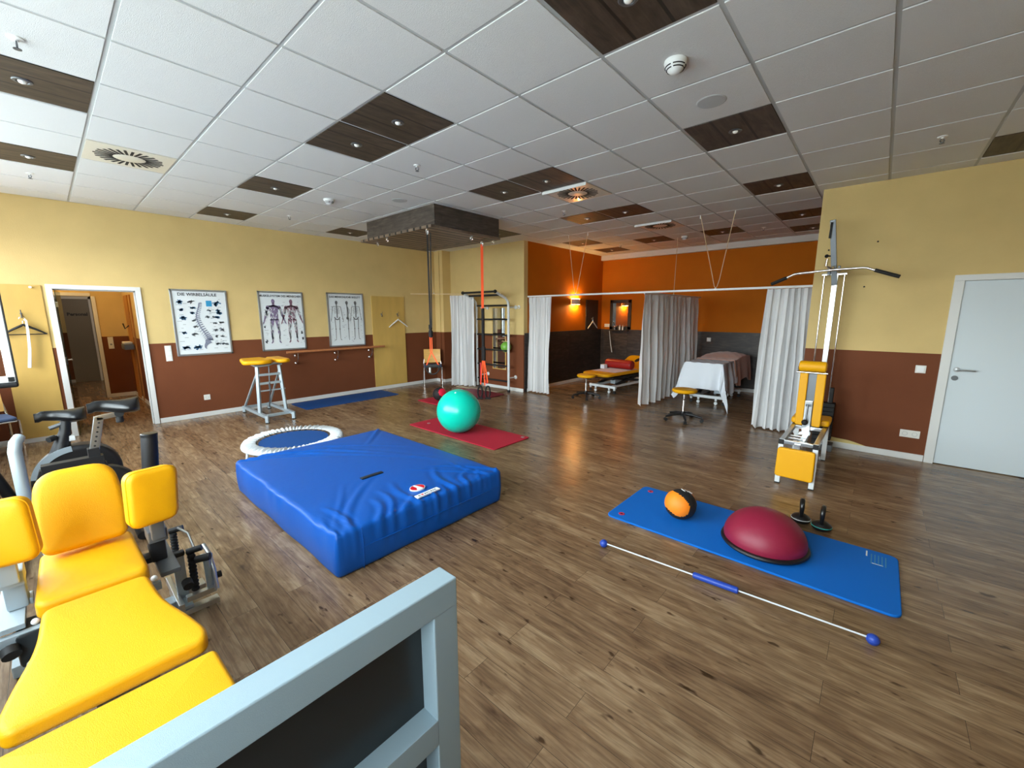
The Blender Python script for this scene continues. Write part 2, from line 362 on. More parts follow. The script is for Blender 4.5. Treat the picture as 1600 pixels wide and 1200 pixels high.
DARK = [(3, 6), (-4, 0), (-7, 0), (-1, 3), (0, 3), (-1, 6), (0, 6), (-3, 9), (-3, 11), (-1, 10), (1, 10), (3, 9), (3, 11), (-7, 3), (-4, 6), (6, 6), (3, 3), (-2, -3), (-5, -3), (0, 0), (-1, 0), (3, 0)]
VENT = [(-4, -2), (0, 4), (0, 8)]
b = MB(); t = bmesh.new()
gw, dep = .012, .006
for i in range(-8, 10):
    for j in range(-5, 13):
        x0, x1, y0, y1 = max(i*T, XL), min((i+1)*T, XR), max(j*T, YF), min((j+1)*T, YA)
        if x1-x0 < .03 or y1-y0 < .03: continue
        dk = (i, j) in DARK or (i, j) in VENT
        A = [(x0, y0), (x1, y0), (x1, y1), (x0, y1)]; B = [(x0+gw, y0+gw), (x1-gw, y0+gw), (x1-gw, y1-gw), (x0+gw, y1-gw)]
        va = [t.verts.new((*p, H+dep)) for p in A]; vb = [t.verts.new((*p, H+dep)) for p in B]
        for k in range(4):
            f = t.faces.new((va[k], vb[k], vb[(k+1) % 4], va[(k+1) % 4])); f.material_index = 1
        if not dk:
            vc = [t.verts.new((*p, H)) for p in B]
            C_ = [(x0+gw+.004, y0+gw+.004), (x1-gw-.004, y0+gw+.004), (x1-gw-.004, y1-gw-.004), (x0+gw+.004, y1-gw-.004)]
            vd = [t.verts.new((*p, H)) for p in C_]
            for k in range(4): t.faces.new((vb[k], vc[k], vc[(k+1) % 4], vb[(k+1) % 4])); t.faces.new((vc[k], vd[k], vd[(k+1) % 4], vc[(k+1) % 4]))
            t.faces.new(vd)
bmesh.ops.recalc_face_normals(t, faces=t.faces)
me = bpy.data.meshes.new('t'); t.to_mesh(me); t.free(); b.bm.from_mesh(me)
b.mi = 0; b.box((-11.6, YF-.12, H+.02), (XR+.1, YA+.1, H+.1))
struct('ceiling', b, [M['tile'], M['grid']], smooth=0)

# walls
D0, D1, DH = -1.53, -.735, 1.955
b = MB(); b.box((XL-.14, YF-.12, 0), (XL, D0, H)); b.box((XL-.14, D1, 0), (XL, YB+.12, H)); b.box((XL-.14, D0, DH), (XL, D1, H)); struct('wall_left', b, M['wall'])
b = MB(); b.box((XL, YB, 0), (XA, YB+.12, H)); struct('wall_back', b, M['wall'])
b = MB(); b.box((XL, 4.62, 0), (-4.5, YB, H)); b.box((-4.66, 4.595, 0), (-4.60, 4.62, H), .004); struct('wall_pillar', b, M['wall'])
b = MB(); b.box((XA-.12, YB+.12, 0), (XA, YA+.1, H)); struct('wall_alcove_left', b, M['orange'])
b = MB(); b.box((XA, YA, 0), (3.7, YA+.1, H)); struct('wall_alcove_back', b, M['orange'])
b = MB(); b.box((3.6, YR+.14, 0), (3.7, YA, H)); struct('wall_alcove_right', b, M['orange'])
E0, E1, EH = 3.80, 4.74, 1.965
b = MB(); b.box((XC, YR, 0), (E0, YR+.14, H)); b.box((E1, YR, 0), (XR+.1, YR+.14, H)); b.box((E0, YR, EH), (E1, YR+.14, H)); b.box((E0, YR+.06, 0), (E1, YR+.138, EH)); wr = struct('wall_right', b, M['wall'])  # last box: unseen block added behind the leaf to stop sky light leaking
b = MB(); b.prism([(2.9, .068), (3.26, .068), (3.14, .1), (3.08, .112), (2.98, .118), (2.9, .125)], 0, .0015, X=Matrix.Translation((0, YR, 0)) @ Euler((PI/2, 0, 0)).to_matrix().to_4x4()); struct('bare_plaster_patch', b, mat('bare_plaster', srgb(226, 208, 140), .8), wr)
b = MB()
for u, z in ((2.665, 2.37), (3.1, 2.42), (3.035, 1.93), (2.70, 2.52)): b.lathe([(0.0, 0), (.009, 0), (.007, .006), (0, .006)], n=10, X=TR((u, YR, z), rx=PI/2))
struct('wall_plug', b, M['rubber'], wr)
b = MB(); b.box((XR, YF-.12, 0), (XR+.1, YR, H)); struct('wall_far_right', b, M['wall'])
# window wall
WIN = [(-4.35, -3.35, .88, 2.75), (-3.15, -1.1, .88, 2.9), (-.9, 1.15, .88, 2.9), (1.4, 3.4, .88, 2.85)]
b = MB(); xs = [XL]+[q for w in WIN for q in w[:2]]+[XR]
for k in range(0, len(xs), 2): b.box((xs[k], YF-.12, 0), (xs[k+1], YF, H))
for x0, x1, z0, z1 in WIN: b.box((x0, YF-.12, 0), (x1, YF, z0)); b.box((x0, YF-.12, z1), (x1, YF, H))
struct('wall_front', b, M['wall'])
for n, (x0, x1, z0, z1) in enumerate(WIN):
    b = MB(); y = YF-.07
    for q in ((x0, x0+.07, z0, z1), (x1-.07, x1, z0, z1), (x0, x1, z0, z0+.07), (x0, x1, z1-.07, z1)): b.box((q[0], y-.03, q[2]), (q[1], y+.03, q[3]), .004)
    if n in (1, 2): b.box(((x0+x1)/2-.04, y-.03, z0), ((x0+x1)/2+.04, y+.03, z1), .004)
    w = struct(f'window_{n+1}', b, M['white'])
    if n: b = MB(); b.box((x0+.06, y-.006, z0+.06), (x1-.06, y+.006, z1-.06)); struct('pane', b, M['glass'], w)
# skirting
def skirt(name, segs):
    b = MB()
    for a, c in segs: b.box(a, c, .003)
    struct(name, b, M['trim'])
BH = .072
skirt('baseboard_left', [((XL, YF, 0), (XL+.014, -1.6, BH)), ((XL, -.665, 0), (XL+.014, 4.62, BH)), ((XL, 4.606, 0), (-4.5, 4.62, BH)), ((-4.5, 4.606, 0), (-4.486, YB, BH))])
skirt('baseboard_back', [((-4.486, YB-.014, 0), (XA, YB, BH))])
skirt('baseboard_right', [((XC, YR-.014, 0), (E0-.06, YR, BH)), ((E1+.06, YR-.014, 0), (XR, YR, BH)), ((XC-.014, YR-.014, 0), (XC, YR+.14, BH))])
skirt('baseboard_alcove', [((XA+.02, 4.95, 0), (XA+.034, YA-.02, BH)), ((XA+.02, YA-.034, 0), (3.6, YA-.02, BH))])
skirt('baseboard_front', [((XL, YF, 0), (XR, YF+.014, BH))])
b = MB(); b.box((XA, 7.9, 2.945), (3.6, YA, H)); struct('trim_1', b, M['plaster'])
b = MB(); b.box((XA, YB+.02, 0), (XA+.02, YA, 1.235), .002); struct('trim_2', b, M['wainy'])
b = MB(); b.box((XA+.02, YA-.02, 0), (3.6, YA, 1.235), .002); struct('trim_3', b, M['wainx'])
# door in the left wall: frame and open glass leaf
b = MB()
for q in ((D0-.06, D0), (D1, D1+.06)): b.box((XL-.15, q[0], 0), (XL+.022, q[1], DH), .003)
b.box((XL-.15, D0-.06, DH), (XL+.022, D1+.06, 2.012), .004)
b.box((XL-.10, D1-.012, 0), (XL-.04, D1, DH)); b.box((XL-.10, D0, DH-.012), (XL-.04, D1, DH))
d1 = struct('door_1', b, M['trim'])
b = MB(); b.box((-.82, 0, .01), (0, .010, DH-.01), .002, X=Matrix.Translation((XL-.04, D0+.012, 0)) @ Matrix.Rotation(-.075, 4, 'Z')); gl = struct('glass_leaf', b, M['glassgreen'], d1)
b = MB()
b.tube([(XL-.21, D0-.03, 1.02), (XL-.21, D0+.065, 1.02)], .011); b.tube([(XL-.21, D0+.065, 1.02), (XL-.33, D0+.068, 1.02)], .009); b.tube([(XL-.21, D0-.03, 1.02), (XL-.33, D0-.033, 1.02)], .009); b.box((XL-.26, D0+.004, .96), (XL-.17, D0+.03, 1.06), .004)
struct('door_handle', b, M['chrome'], gl)
b = MB()
for z in (1.72, .3): b.box((XL-.10, D0-.002, z), (XL-.02, D0+.03, z+.07), .005)
struct('hinge', b, M['chrome'], gl)
# door in the right wall
b = MB()
for q in ((E0-.055, E0+.02), (E1-.02, E1+.055)): b.box((q[0], YR-.022, 0), (q[1], YR+.15, EH-.01), .003)
b.box((E0-.055, YR-.022, EH-.01), (E1+.055, YR+.15, 2.015), .004)
d2 = struct('door_2', b, M['trim'])
b = MB(); b.box((E0+.022, YR+.0, .008), (E1-.022, YR+.04, EH-.012), .003); lf = struct('leaf', b, M['door'], d2)
b = MB(); b.lathe([(0, 0), (.026, 0), (.026, .01), (0, .01)], X=TR((E0+.075, YR, 1.045), rx=PI/2)); b.tube([(E0+.075, YR, 1.045), (E0+.075, YR-.05, 1.045)], .010); b.tube([(E0+.072, YR-.05, 1.045), (E0+.20, YR-.052, 1.045)], .0095); struct('door_handle', b, M['steel'], lf)
b = MB(); b.lathe([(0, 0), (.026, 0), (.026, .008), (0, .008)], X=TR((E0+.07, YR, .955), rx=PI/2)); struct('lock', b, M['greymetal'], lf)
# hallway behind the left door
HX, HY = -8.1, -.56
b = MB(); b.box((HX-.12, HY, 0), (XL-.14, HY+.1, 2.75)); struct('wall_hall_right', b, M['wall'])
b = MB(); b.box((-11.4, -2.7, 0), (XL-.14, -2.6, 2.75)); struct('wall_hall_left', b, M['wall'])
G0, G1 = -1.9, -1.0
b = MB(); b.box((HX-.12, -2.6, 0), (HX, G0, 2.75)); b.box((HX-.12, G1, 0), (HX, HY, 2.75)); b.box((HX-.12, G0, 1.97), (HX, G1, 2.75)); struct('wall_hall_far', b, M['wall'])
b = MB()
for q in ((G0-.06, G0), (G1, G1+.06)): b.box((HX-.13, q[0], 0), (HX+.02, q[1], 1.97), .004)
b.box((HX-.13, G0-.06, 1.97), (HX+.02, G1, 2.03), .004); struct('door_3', b, M['trim'])
b = MB(); b.box((-11.4, -2.6, 0), (-11.2, .6, 2.75)); b.box((-11.2, .5, 0), (HX-.12, .6, 2.75)); b.box((HX-.22, HY, 0), (HX-.12, .5, 2.75)); struct('wall_hall_end', b, M['wall'])
b = MB(); b.box((-11.5, -2.7, 2.75), (XL-.14, .6, 2.8)); struct('ceiling_hall', b, M['white'])
b = MB()
for q in ((-1.78, -1.72), (-.87, -.81)): b.box((-11.2, q[0], 0), (-11.17, q[1], 2.05), .003)
b.box((-11.2, -1.78, 1.99), (-11.17, -.81, 2.05), .003); d4 = struct('door_4', b, M['trim'])
b = MB(); b.box((-11.2, -1.72, .005), (-11.185, -.87, 1.99)); lf = struct('leaf', b, M['greydoor'], d4)
b = MB(); b.text('Personal', .10, Matrix.Translation((-11.184, -1.085, 1.60)) @ Euler((PI/2, 0, PI/2)).to_matrix().to_4x4(), bold=.004); struct('door_lettering', b, M['ink'], lf)
skirt('baseboard_hall', [((HX, HY-.014, 0), (XL-.14, HY, BH)), ((HX, G1+.06, 0), (HX+.014, HY, BH)), ((-11.2, -.81, 0), (-11.186, .5, BH))])
b = MB(); b.box((HX+.001, -.86, .96), (HX+.012, -.78, 1.19), .004); b.mi = 1; b.box((HX+.012, -.835, 1.03), (HX+.014, -.805, 1.06))
tag(obj('light_switch', b, [M['socket'], M['inkgrey']], loc=(HX, -.82, .96)), 'white double switch plate in the hallway behind the open glass door', 'switch')
b = MB(); b.box((-7.72, HY-.02, .02), (-7.28, HY-.001, 1.98), .003); b.box((-7.05, HY-.02, .02), (-6.95, HY-.001, 1.98), .003)
hb = tag(obj('coat_board', b, M['hallboard'], loc=(-7.5, HY, 0)), 'brown wooden coat board on the hallway wall seen through the door', 'coat rack')
b = MB(); b.tube([(-7.5, HY-.02, 1.42), (-7.5, HY-.08, 1.36), (-7.5, HY-.10, 1.46)], .012); obj('hook', b, M['black'], hb)
b = MB(); b.box((-7.6, HY-.16, .98), (-7.15, HY-.021, 1.08), .01); b.mi = 1; b.box((-7.58, HY-.15, 1.08), (-7.25, HY-.03, 1.12), .01)
tag(obj('wall_shelf', b, [M['greymetal'], M['white']], loc=(-7.4, HY, .98)), 'small grey shelf with white top on the hallway wall', 'shelf')
b = MB(); b.lathe([(0, 0), (.03, 0), (.02, .03), (0, .035)], n=14, X=TR((-5.35, HY, 1.62), rx=PI/2)); tag(obj('door_stop_knob', b, M['greymetal'], loc=(-5.35, HY, 1.62)), 'small round metal knob on the hallway wall inside the doorway', 'knob')

# open window sash at the left edge of the view
b = MB(); sx, sy0, sy1, z0, z1 = -3.9, -2.58, -1.93, .88, 2.05
ws = thing('window_sash', 'opened window sash with black edge at the left border', 'window', (sx, sy0, z0))
for q in ((sy0, sy0+.085, z0, z1), (sy1-.075, sy1-.012, z0+.012, z1), (sy0, sy1-.012, z0+.012, z0+.08), (sy0, sy1-.012, z1-.08, z1-.012)): b.box((sx-.03, q[0], q[2]), (sx+.034, q[1], q[3]), .008)
obj('sash_frame', b, M['white'], ws)
b = MB(); b.box((sx-.035, sy1-.014, z0-.03), (sx+.03, sy1, z1), .004); b.box((sx-.045, sy0, z0-.045), (sx+.05, sy1, z0+.014), .02, 3); b.box((sx-.035, sy0, z1-.014), (sx+.03, sy1, z1)); obj('rubber_edge', b, M['black'], ws)
b = MB(); b.box((sx-.006, sy0+.07, z0+.07), (sx+.006, sy1-.07, z1-.07)); obj('pane', b, M['glass'], ws)
# ================================================================== CEILING FITTINGS
def ceiling_panel(loc, label):
    p = thing('ceiling_panel', label, 'ceiling panel', loc, 'dark wood ceiling panels with a spotlight')
    x, y, z = loc; h = T/2-.013
    b = MB(); b.box((x-h, y-h, z+.001), (x+h, y+h, z+.012), .002); obj('board', b, M['panelwood'], p)
    b = MB(); b.lathe([(.030, .002), (.046, .002), (.048, -.002), (.044, -.006), (.032, -.007), (.028, 0)], (x, y, z), 20, cap=False); s = obj('spotlight', b, M['greymetal'], p)
    b = MB(); b.sphere((x, y, z-.002), .022, 14, (1, 1, .8)); obj('bulb', b, M['lens'], s)
    return p
LBL = {(0, 0): 'dark wood ceiling panel with a spotlight, larger-looking of the joined pair in the ceiling centre',
 (-1, 0): 'dark wood ceiling panel with a spotlight, joined pair centre, half nearer the posters',
 (3, 0): 'dark wood ceiling panel cut by the top edge of the view, before the big smoke detector',
 (3, 3): 'dark wood ceiling panel with a spotlight, directly behind the round ceiling speaker on the right',
 (3, 6): 'dark wood ceiling panel by the free end of the door wall, nearest the camera there',
 (3, 9): 'dark wood ceiling panel partly hidden by the door wall, nearer of two close strips',
 (3, 11): 'dark wood ceiling panel partly hidden by the door wall, farther of two close strips',
 (6, 6): 'dark wood ceiling panel above the right white door, cut by the right border',
 (-2, -3): 'dark wood ceiling panel at the upper left border, before the sprinkler, bigger one',
 (-5, -3): 'dark wood ceiling panel at the left border beside the round-slotted air vent',
 (-4, 0): 'dark wood ceiling panel left of the white smoke detector, in line with the poster wall',
 (-7, 0): 'dark wood ceiling panel close above the muscle and spine posters wall',
 (-7, 3): 'dark wood ceiling panel at the poster wall, left of the wooden sling box',
 (-4, 6): 'dark wood ceiling panel just behind the right corner of the wooden sling box',
 (-1, 3): 'dark wood ceiling panel of the pair before the lit air vent, left half',
 (0, 3): 'dark wood ceiling panel touching the lit air vent, right half of its pair',
 (-1, 6): 'dark wood ceiling panel, left half of the pair behind the lit air vent',
 (0, 6): 'dark wood ceiling panel, right half of the pair between the two middle air vents',
 (-3, 9): 'dark wood ceiling panel above the alcove wall lamp, nearer of two there',
 (-3, 11): 'dark wood ceiling panel in the far left corner of the orange alcove',
 (-1, 10): 'dark wood ceiling panel just beyond the farthest air vent in the alcove',
 (1, 10): 'dark wood ceiling panel between the hanging cords over the right alcove cubicle'}
proto = None
for c in DARK:
    loc = ((c[0]+.5)*T, (c[1]+.5)*T, H)
    if proto is None: proto = ceiling_panel(loc, LBL[c])
    else: dup(proto, loc, 0, LBL[c])
def vent(loc, label):
    x, y, z = loc; h = T/2-.013
    v = thing('air_vent', label, 'air vent', loc, 'square air vents with radial slots')
    b = MB(); b.box((x-h, y-h, z-.004), (x+h, y+h, z+.008), .002); obj('faceplate', b, M['ventwhite'], v)
    b = MB()
    for k in range(28):
        a = 2*PI*k/28; X = TR((x, y, z-.0045), rz=a); 
        b.box((.115, -.010, -.002), (.245 if k % 2 == 0 else .235, .010, .001), 0, X=X @ Matrix.Rotation(.22, 4, 'Z'))
    obj('slots', b, M['rubber'], v)
    b = MB(); b.lathe([(0, -.012), (.085, -.012), (.108, -.006), (.112, -.003)], loc, 28); obj('hub', b, M['ventwhite'], v)
    return v
M['ventwhite'] = mat('vent_enamel', srgb(224, 220, 206), .3, coat=.3)
v0 = vent((-3.5*T, -1.5*T, H), 'square white air vent with radial slots above the poster wall at left')
b = MB(); b.box((-4*T+.014, -2*T+.01, H-.03), (-4*T+.022, -1*T-.01, H)); 
for (c, l) in ((VENT[1], 'square air vent with orange-lit hub beside a dark panel pair'), (VENT[2], 'square air vent deep in the alcove, farthest of the three')):
    v = dup(v0, ((c[0]+.5)*T, (c[1]+.5)*T, H), 0, l); ORIG[v] = Vector(v.location)
    x, y = v.location.x, v.location.y
    b = MB(); b.box((x-T/2+.01, y-T/2+.004, H-.03), (x+T/2-.01, y-T/2+.012, H), .001); obj('edge_flap', b, M['white'], v)
def smoke(loc, label):
    s = thing('smoke_detector', label, 'smoke detector', loc)
    b = MB(); b.lathe([(0, 0), (.062, 0), (.064, -.008), (.06, -.022), (.052, -.036), (.04, -.052), (.03, -.06), (.02, -.066), (0, -.067)], loc, 28); obj('housing', b, M['white'], s)
    b = MB()
    for r, z in ((.0555, -.033), (.0475, -.0455)):
        for q in range(4):
            b.tube([(loc[0]+r*math.cos(a), loc[1]+r*math.sin(a), loc[2]+z) for a in [q*PI/2+.12+(PI/2-.24)*i/8 for i in range(9)]], .003, 6)
    obj('slots', b, M['rubber'], s); return s
smoke((3.48*T, 1.5*T, H), 'large-looking white smoke detector behind the panel cut by the top border')
smoke((-3.5*T, 1.5*T, H), 'white smoke detector left of the wooden sling box')
smoke((.45*T, 10.5*T, H), 'tiny white smoke detector deep in the alcove ceiling')
for c, l in (((3.5, 2.5), 'round flush ceiling speaker between smoke detector and dark panel'), ((-2.5, 2.5), 'round flush ceiling speaker beside the wooden sling box')):
    loc = (c[0]*T, c[1]*T, H); b = MB(); b.lathe([(0, -.006), (.085, -.006), (.092, -.004), (.096, 0)], loc, 30); tag(obj('ceiling_speaker', b, M['grid'], loc=loc), l, 'speaker')
def sprinkler(loc, label):
    s = thing('sprinkler', label, 'sprinkler', loc, 'ceiling sprinklers')
    b = MB(); b.lathe([(0, 0), (.034, 0), (.032, -.006), (.012, -.01), (.010, -.02), (0, -.02)], loc, 18); obj('escutcheon', b, M['white'], s)
    b = MB(); x, y, z = loc
    for q in (-1, 1): b.tube([(x+q*.008, y, z-.018), (x+q*.017, y, z-.034), (x, y, z-.052)], .004, 6)
    b.lathe([(0, -.052), (.017, -.052), (.017, -.055), (0, -.055)], loc, 14); obj('head', b, M['greymetal'], s); return s
SPR = [((-.55, -2.52), 'sprinkler in the upper left corner of the view'), ((-5.6, -2.5), 'sprinkler near the left border beyond the dark panels'), ((-.55, 1.53), 'sprinkler behind the central pair of dark panels'),
       ((-5.6, 1.53), 'sprinkler near the poster wall, left of the sling box'), ((-.5, 5.5), 'sprinkler between the lit vent and the next dark pair'), ((5.5, 5.5), 'sprinkler above the right white door wall'),
       ((-1.7, 10.6), 'sprinkler in the alcove near its far left corner'), ((2.5, 10.6), 'sprinkler in the alcove close to the door wall')]
s0 = None
for (i, j), l in SPR:
    loc = (i*T, j*T, H)
    if s0 is None: s0 = sprinkler(loc, l)
    else: dup(s0, loc, .6, l)
# wooden box for the slings
bx = thing('sling_ceiling_box', 'dark wooden box hanging from the ceiling with slatted underside and hooks', 'ceiling box', (-2.2, 2.5, 2.78))
for y in (1.945, 3.17): b = MB(); b.box((-3.06, y, 2.80), (-1.35, y+.02, H)); obj('long_side', b, M['boxwood'], bx)
for x in (-1.37, -3.06): b = MB(); b.box((x, 1.965, 2.80), (x+.02, 3.17, H)); obj('short_side', b, M['boxwood2'], bx)
b = MB(); b.box((-3.2, 1.90, 2.765), (-1.37, 3.24, 2.80), .002); obj('slatted_plate', b, M['slat'], bx)
def eye(p):
    b = MB(); x, y, z = p; b.lathe([(0, 0), (.022, 0), (.022, -.006), (0, -.006)], p, 14); b.tube(arc((x, y, z-.03), .022, 0, 2*PI, 14), .0045, 8, cap=False); obj('eye_bolt', b, M['chrome'], bx)
AN = (-1.50, 1.935, 2.765); BN = (-1.66, 3.12, 2.765)
for p in (AN, BN, (-2.55, 1.98, 2.765), (-3.02, 2.1, 2.765), (-1.5, 2.75, 2.765), (-1.47, 3.18, 2.765), (-3.0, 3.1, 2.765)): eye(p)

# sling trainers
def flatstrap(b, p0, p1, w, th=.003, yaw=.7):
    u = Vector((math.cos(yaw), math.sin(yaw), 0)); b.bar(p0, p1, w, th, up=Vector((-u.y, u.x, 0)), bev=0)
def sling(n, A, label, zA, zB, zC, top, mid):
    x, y = A[0], A[1]; s = thing('sling_trainer', label, 'sling trainer', A)
    b = MB(); flatstrap(b, (x, y, A[2]-.045), (x, y, zA), .042 if n else .022); 
    if not n: flatstrap(b, (x+.03, y+.03, A[2]-.05), (x+.012, y+.012, zA), .015)
    obj('top_strap', b, M[top], s)
    b = MB(); b.tube(arc((x, y, A[2]-.055), .02, 0, 2*PI, 12), .004, 8, cap=False); obj('carabiner', b, M['steel'], s)
    b = MB()
    if n: b.box((x-.026, y-.012, zB), (x+.026, y+.02, zA+.02), .01); b.box((x-.03, y-.02, zB-.02), (x+.045, y+.02, zB+.22), .015)
    else: b.box((x-.022, y-.014, zB-.06), (x+.022, y+.014, zA+.02), .01); b.box((x-.03, y-.02, zB-.05), (x+.034, y+.02, zB+.04), .012); b.box((x-.034, y-.008, zA+.0), (x-.018, y+.008, zA+.06), .004)
    obj('adjuster', b, M[mid], s)
    b = MB()
    u = Vector((.75, .66, 0))
    if n == 0:
        for q in (-.012, .012): flatstrap(b, Vector((x, y, zB-.05))+u*q, Vector((x, y, zC))+u*q, .014)
        for q in (-1, 1): flatstrap(b, (x, y, zC), Vector((x+.02, y, zC-.19))+u*q*.085, .016)
    else:
        for q, dz in ((-.05, .02), (.02, 0), (.07, .05)): flatstrap(b, Vector((x, y, zB))+u*q*.2, Vector((x, y, zC+dz))+u*q, .02)
    obj('cord', b, M['orangestrap'], s)
    if n == 0:
        hz = zC-.20; c = Vector((x+.02, y, hz))
        b = MB(); b.tube([c-u*.082, c+u*.082], .021, 14); obj('handle', b, M['rubber'], s)
        b = MB(); pts = [c-u*.09]+[c+u*(.10*math.cos(PI+PI*i/10))+Vector((0, 0, -.12*math.sin(PI*i/10))) for i in range(11)]+[c+u*.09]; b.tube(pts, .009, 8); obj('foot_loop', b, M['blackstrap'], s)
        b = MB(); c2 = c+Vector((-.09, .02, -.12)); b.tube([c2, c2+Vector((0, 0, .1))], .014, 10); obj('second_handle', b, M['white'], s)
    else:
        for q in (-.06, .07):
            c = Vector((x, y, zC-.11))+u*q
            b = MB(); pts = [c+u*(.038*math.sin(2*PI*i/16))+Vector((0, 0, .10*math.cos(2*PI*i/16))) for i in range(17)]; b.tube(pts, .013, 8, cap=False); obj('foot_loop', b, M['blackstrap'], s)
            b = MB(); c3 = c+Vector((0, 0, -.11)); b.tube([c3-u*.05, c3+u*.05], .017, 12); obj('handle', b, M['rubber'], s)
        b = MB(); flatstrap(b, Vector((x, y, zB-.05))-u*.045, Vector((x, y, zC+.05))-u*.05, .02); flatstrap(b, (x, y, zB-.3), Vector((x, y, zC+.03))+u*.06, .018); obj('red_cord', b, M['redcord'], s)
sling(0, AN, 'black sling trainer with orange cords, hanging in front of the corner chair', 1.42, 1.36, 1.10, 'blackstrap', 'blackstrap')
sling(1, BN, 'orange sling trainer hanging in front of the wall bars', 1.70, .88, .44, 'orangestrap', 'blackstrap')

# ================================================================== LEFT WALL
def wallx(y, z): return Matrix.Translation((XL+.014, y, z)) @ Euler((PI/2, 0, PI/2)).to_matrix().to_4x4()
def stroke(b, pts, w0, w1=None, z=0, X=None):
    """flat tapered ink stroke on the poster sheet (x right, y up)"""
    w1 = w0 if w1 is None else w1; t = bmesh.new(); n = len(pts); L = []
    for i, p in enumerate(pts):
        p = Vector(p); d = (Vector(pts[min(i+1, n-1)])-Vector(pts[max(0, i-1)])); d.normalize(); q = Vector((-d.y, d.x)); w = (w0+(w1-w0)*i/max(1, n-1))/2
        L.append((t.verts.new((p.x+q.x*w, p.y+q.y*w, z)), t.verts.new((p.x-q.x*w, p.y-q.y*w, z))))
    for a, c in zip(L, L[1:]): t.faces.new((a[0], a[1], c[1], c[0]))
    bmesh.ops.recalc_face_normals(t, faces=t.faces)
    if t.faces and t.faces[0].normal.z < 0: bmesh.ops.reverse_faces(t, faces=t.faces)
    b.merge(t, X)
def ell(b, c, rx, ry, z, X, n=14, jag=0):
    t = bmesh.new(); t.faces.new([t.verts.new((c[0]+rx*math.cos(2*PI*k/n)*(1+jag*random.uniform(-1, 1)), c[1]+ry*math.sin(2*PI*k/n)*(1+jag*random.uniform(-1, 1)), z)) for k in range(n)]); b.merge(t, X)
def poster(y0, y1, z0, z1, label, title, tsize, tx=.5):
    W, Hh = y1-y0, z1-z0; p = thing('framed_poster', label, 'poster', (XL, y0, z0), 'framed anatomy charts')
    X = wallx(y0, z0); fw = .028
    b = MB()
    for q in ((0, fw, 0, Hh), (W-fw, W, 0, Hh), (0, W, 0, fw), (0, W, Hh-fw, Hh)): b.box((q[0], q[2], -.013), (q[1], q[3], .010), .004, X=X)
    obj('frame', b, M['steelframe'], p)
    b = MB(); b.box((fw*.8, fw*.8, -.012), (W-fw*.8, Hh-fw*.8, -.002), 0, X=X); obj('sheet', b, M['paper'], p)
    b = MB(); b.text(title, tsize, X @ Matrix.Translation((W*tx, Hh-.095, 0)), .0005, bold=.0012); obj('title', b, M['ink'], p)
    return p, X, W, Hh
M['steelframe'] = mat('aluminium_frame', srgb(196, 204, 210), .32, .85)
M['spineink'] = mat('spine_ink', srgb(126, 132, 152), .8, var=.3, vscale=60)
# 1 spine chart
p, X, W, Hh = poster(-.357, .372, .99, 2.005, 'silver framed spine chart nearest the glass door', 'DIE WIRBELSÄULE', .062, .47)
ctl = [(.372, .815), (.366, .765), (.345, .70), (.324, .625), (.325, .56), (.345, .485), (.380, .40), (.418, .325), (.440, .268), (.446, .235)]
def cat(t):
    n = len(ctl)-1; k = min(n-1, int(t*n)); q = t*n-k; p0, p1, p2, p3 = ctl[max(0, k-1)], ctl[k], ctl[k+1], ctl[min(n, k+2)]
    f = lambda a, b, c, d: .5*(2*b+(c-a)*q+(2*a-5*b+4*c-d)*q*q+(3*b-a-3*c+d)*q**3)
    return Vector((f(p0[0], p1[0], p2[0], p3[0]), f(p0[1], p1[1], p2[1], p3[1])))
b = MB(); nv = 24
for i in range(nv):
    t = i/(nv-1); c = cat(t); d = (cat(min(1, t+.02))-cat(max(0, t-.02))).normalized(); nn = Vector((-d.y, d.x)); w = .016+.020*t; gap = .0075+.006*t
    stroke(b, [c-nn*w*.9, c+nn*w*.9], gap*1.5, gap*1.35, .0015, X); stroke(b, [c-nn*w*.6, c-nn*(w*1.5)-d*.008*0+Vector((0, -.010)), c-nn*(w*2.1)+Vector((0, -.026))], gap*.9, gap*.4, .0012, X)
stroke(b, [cat(k/20)-Vector((.022+.012*k/20, .0)) for k in range(21)], .012, .016, .0011, X)
obj('spine_drawing', b, M['spineink'], p)
b = MB(); stroke(b, [(.440, .222), (.415, .205), (.39, .18), (.372, .15), (.366, .12), (.378, .095)], .075, .010, .0013, X); obj('sacrum_drawing', b, M['spineink'], p)
b = MB(); b.box((.44, .76, 0), (.515, .85, .0012), X=X); obj('cyan_picture', b, M['cyan'], p)
b = MB()
for cx, cy, s in ((.11, .83, .045), (.12, .71, .032), (.13, .585, .045), (.12, .36, .03), (.25, .66, .03), (.265, .74, .03), (.12, .13, .05), (.27, .13, .055), (.58, .81, .06), (.59, .70, .03), (.6, .66, .035), (.57, .595, .03)):
    b = MB()
    for k in range(7): a = random.uniform(0, PI); r = 1.25*s*random.uniform(.5, 1); stroke(b, [(cx-math.cos(a)*r, cy-math.sin(a)*r*.7), (cx+random.uniform(-.3, .3)*s, cy+random.uniform(-.3, .3)*s), (cx+math.cos(a)*r, cy+math.sin(a)*r*.6)], .020, .009, .0012, X)
    obj('vertebra_drawing', b, M['inkblue'], p)
b = MB()
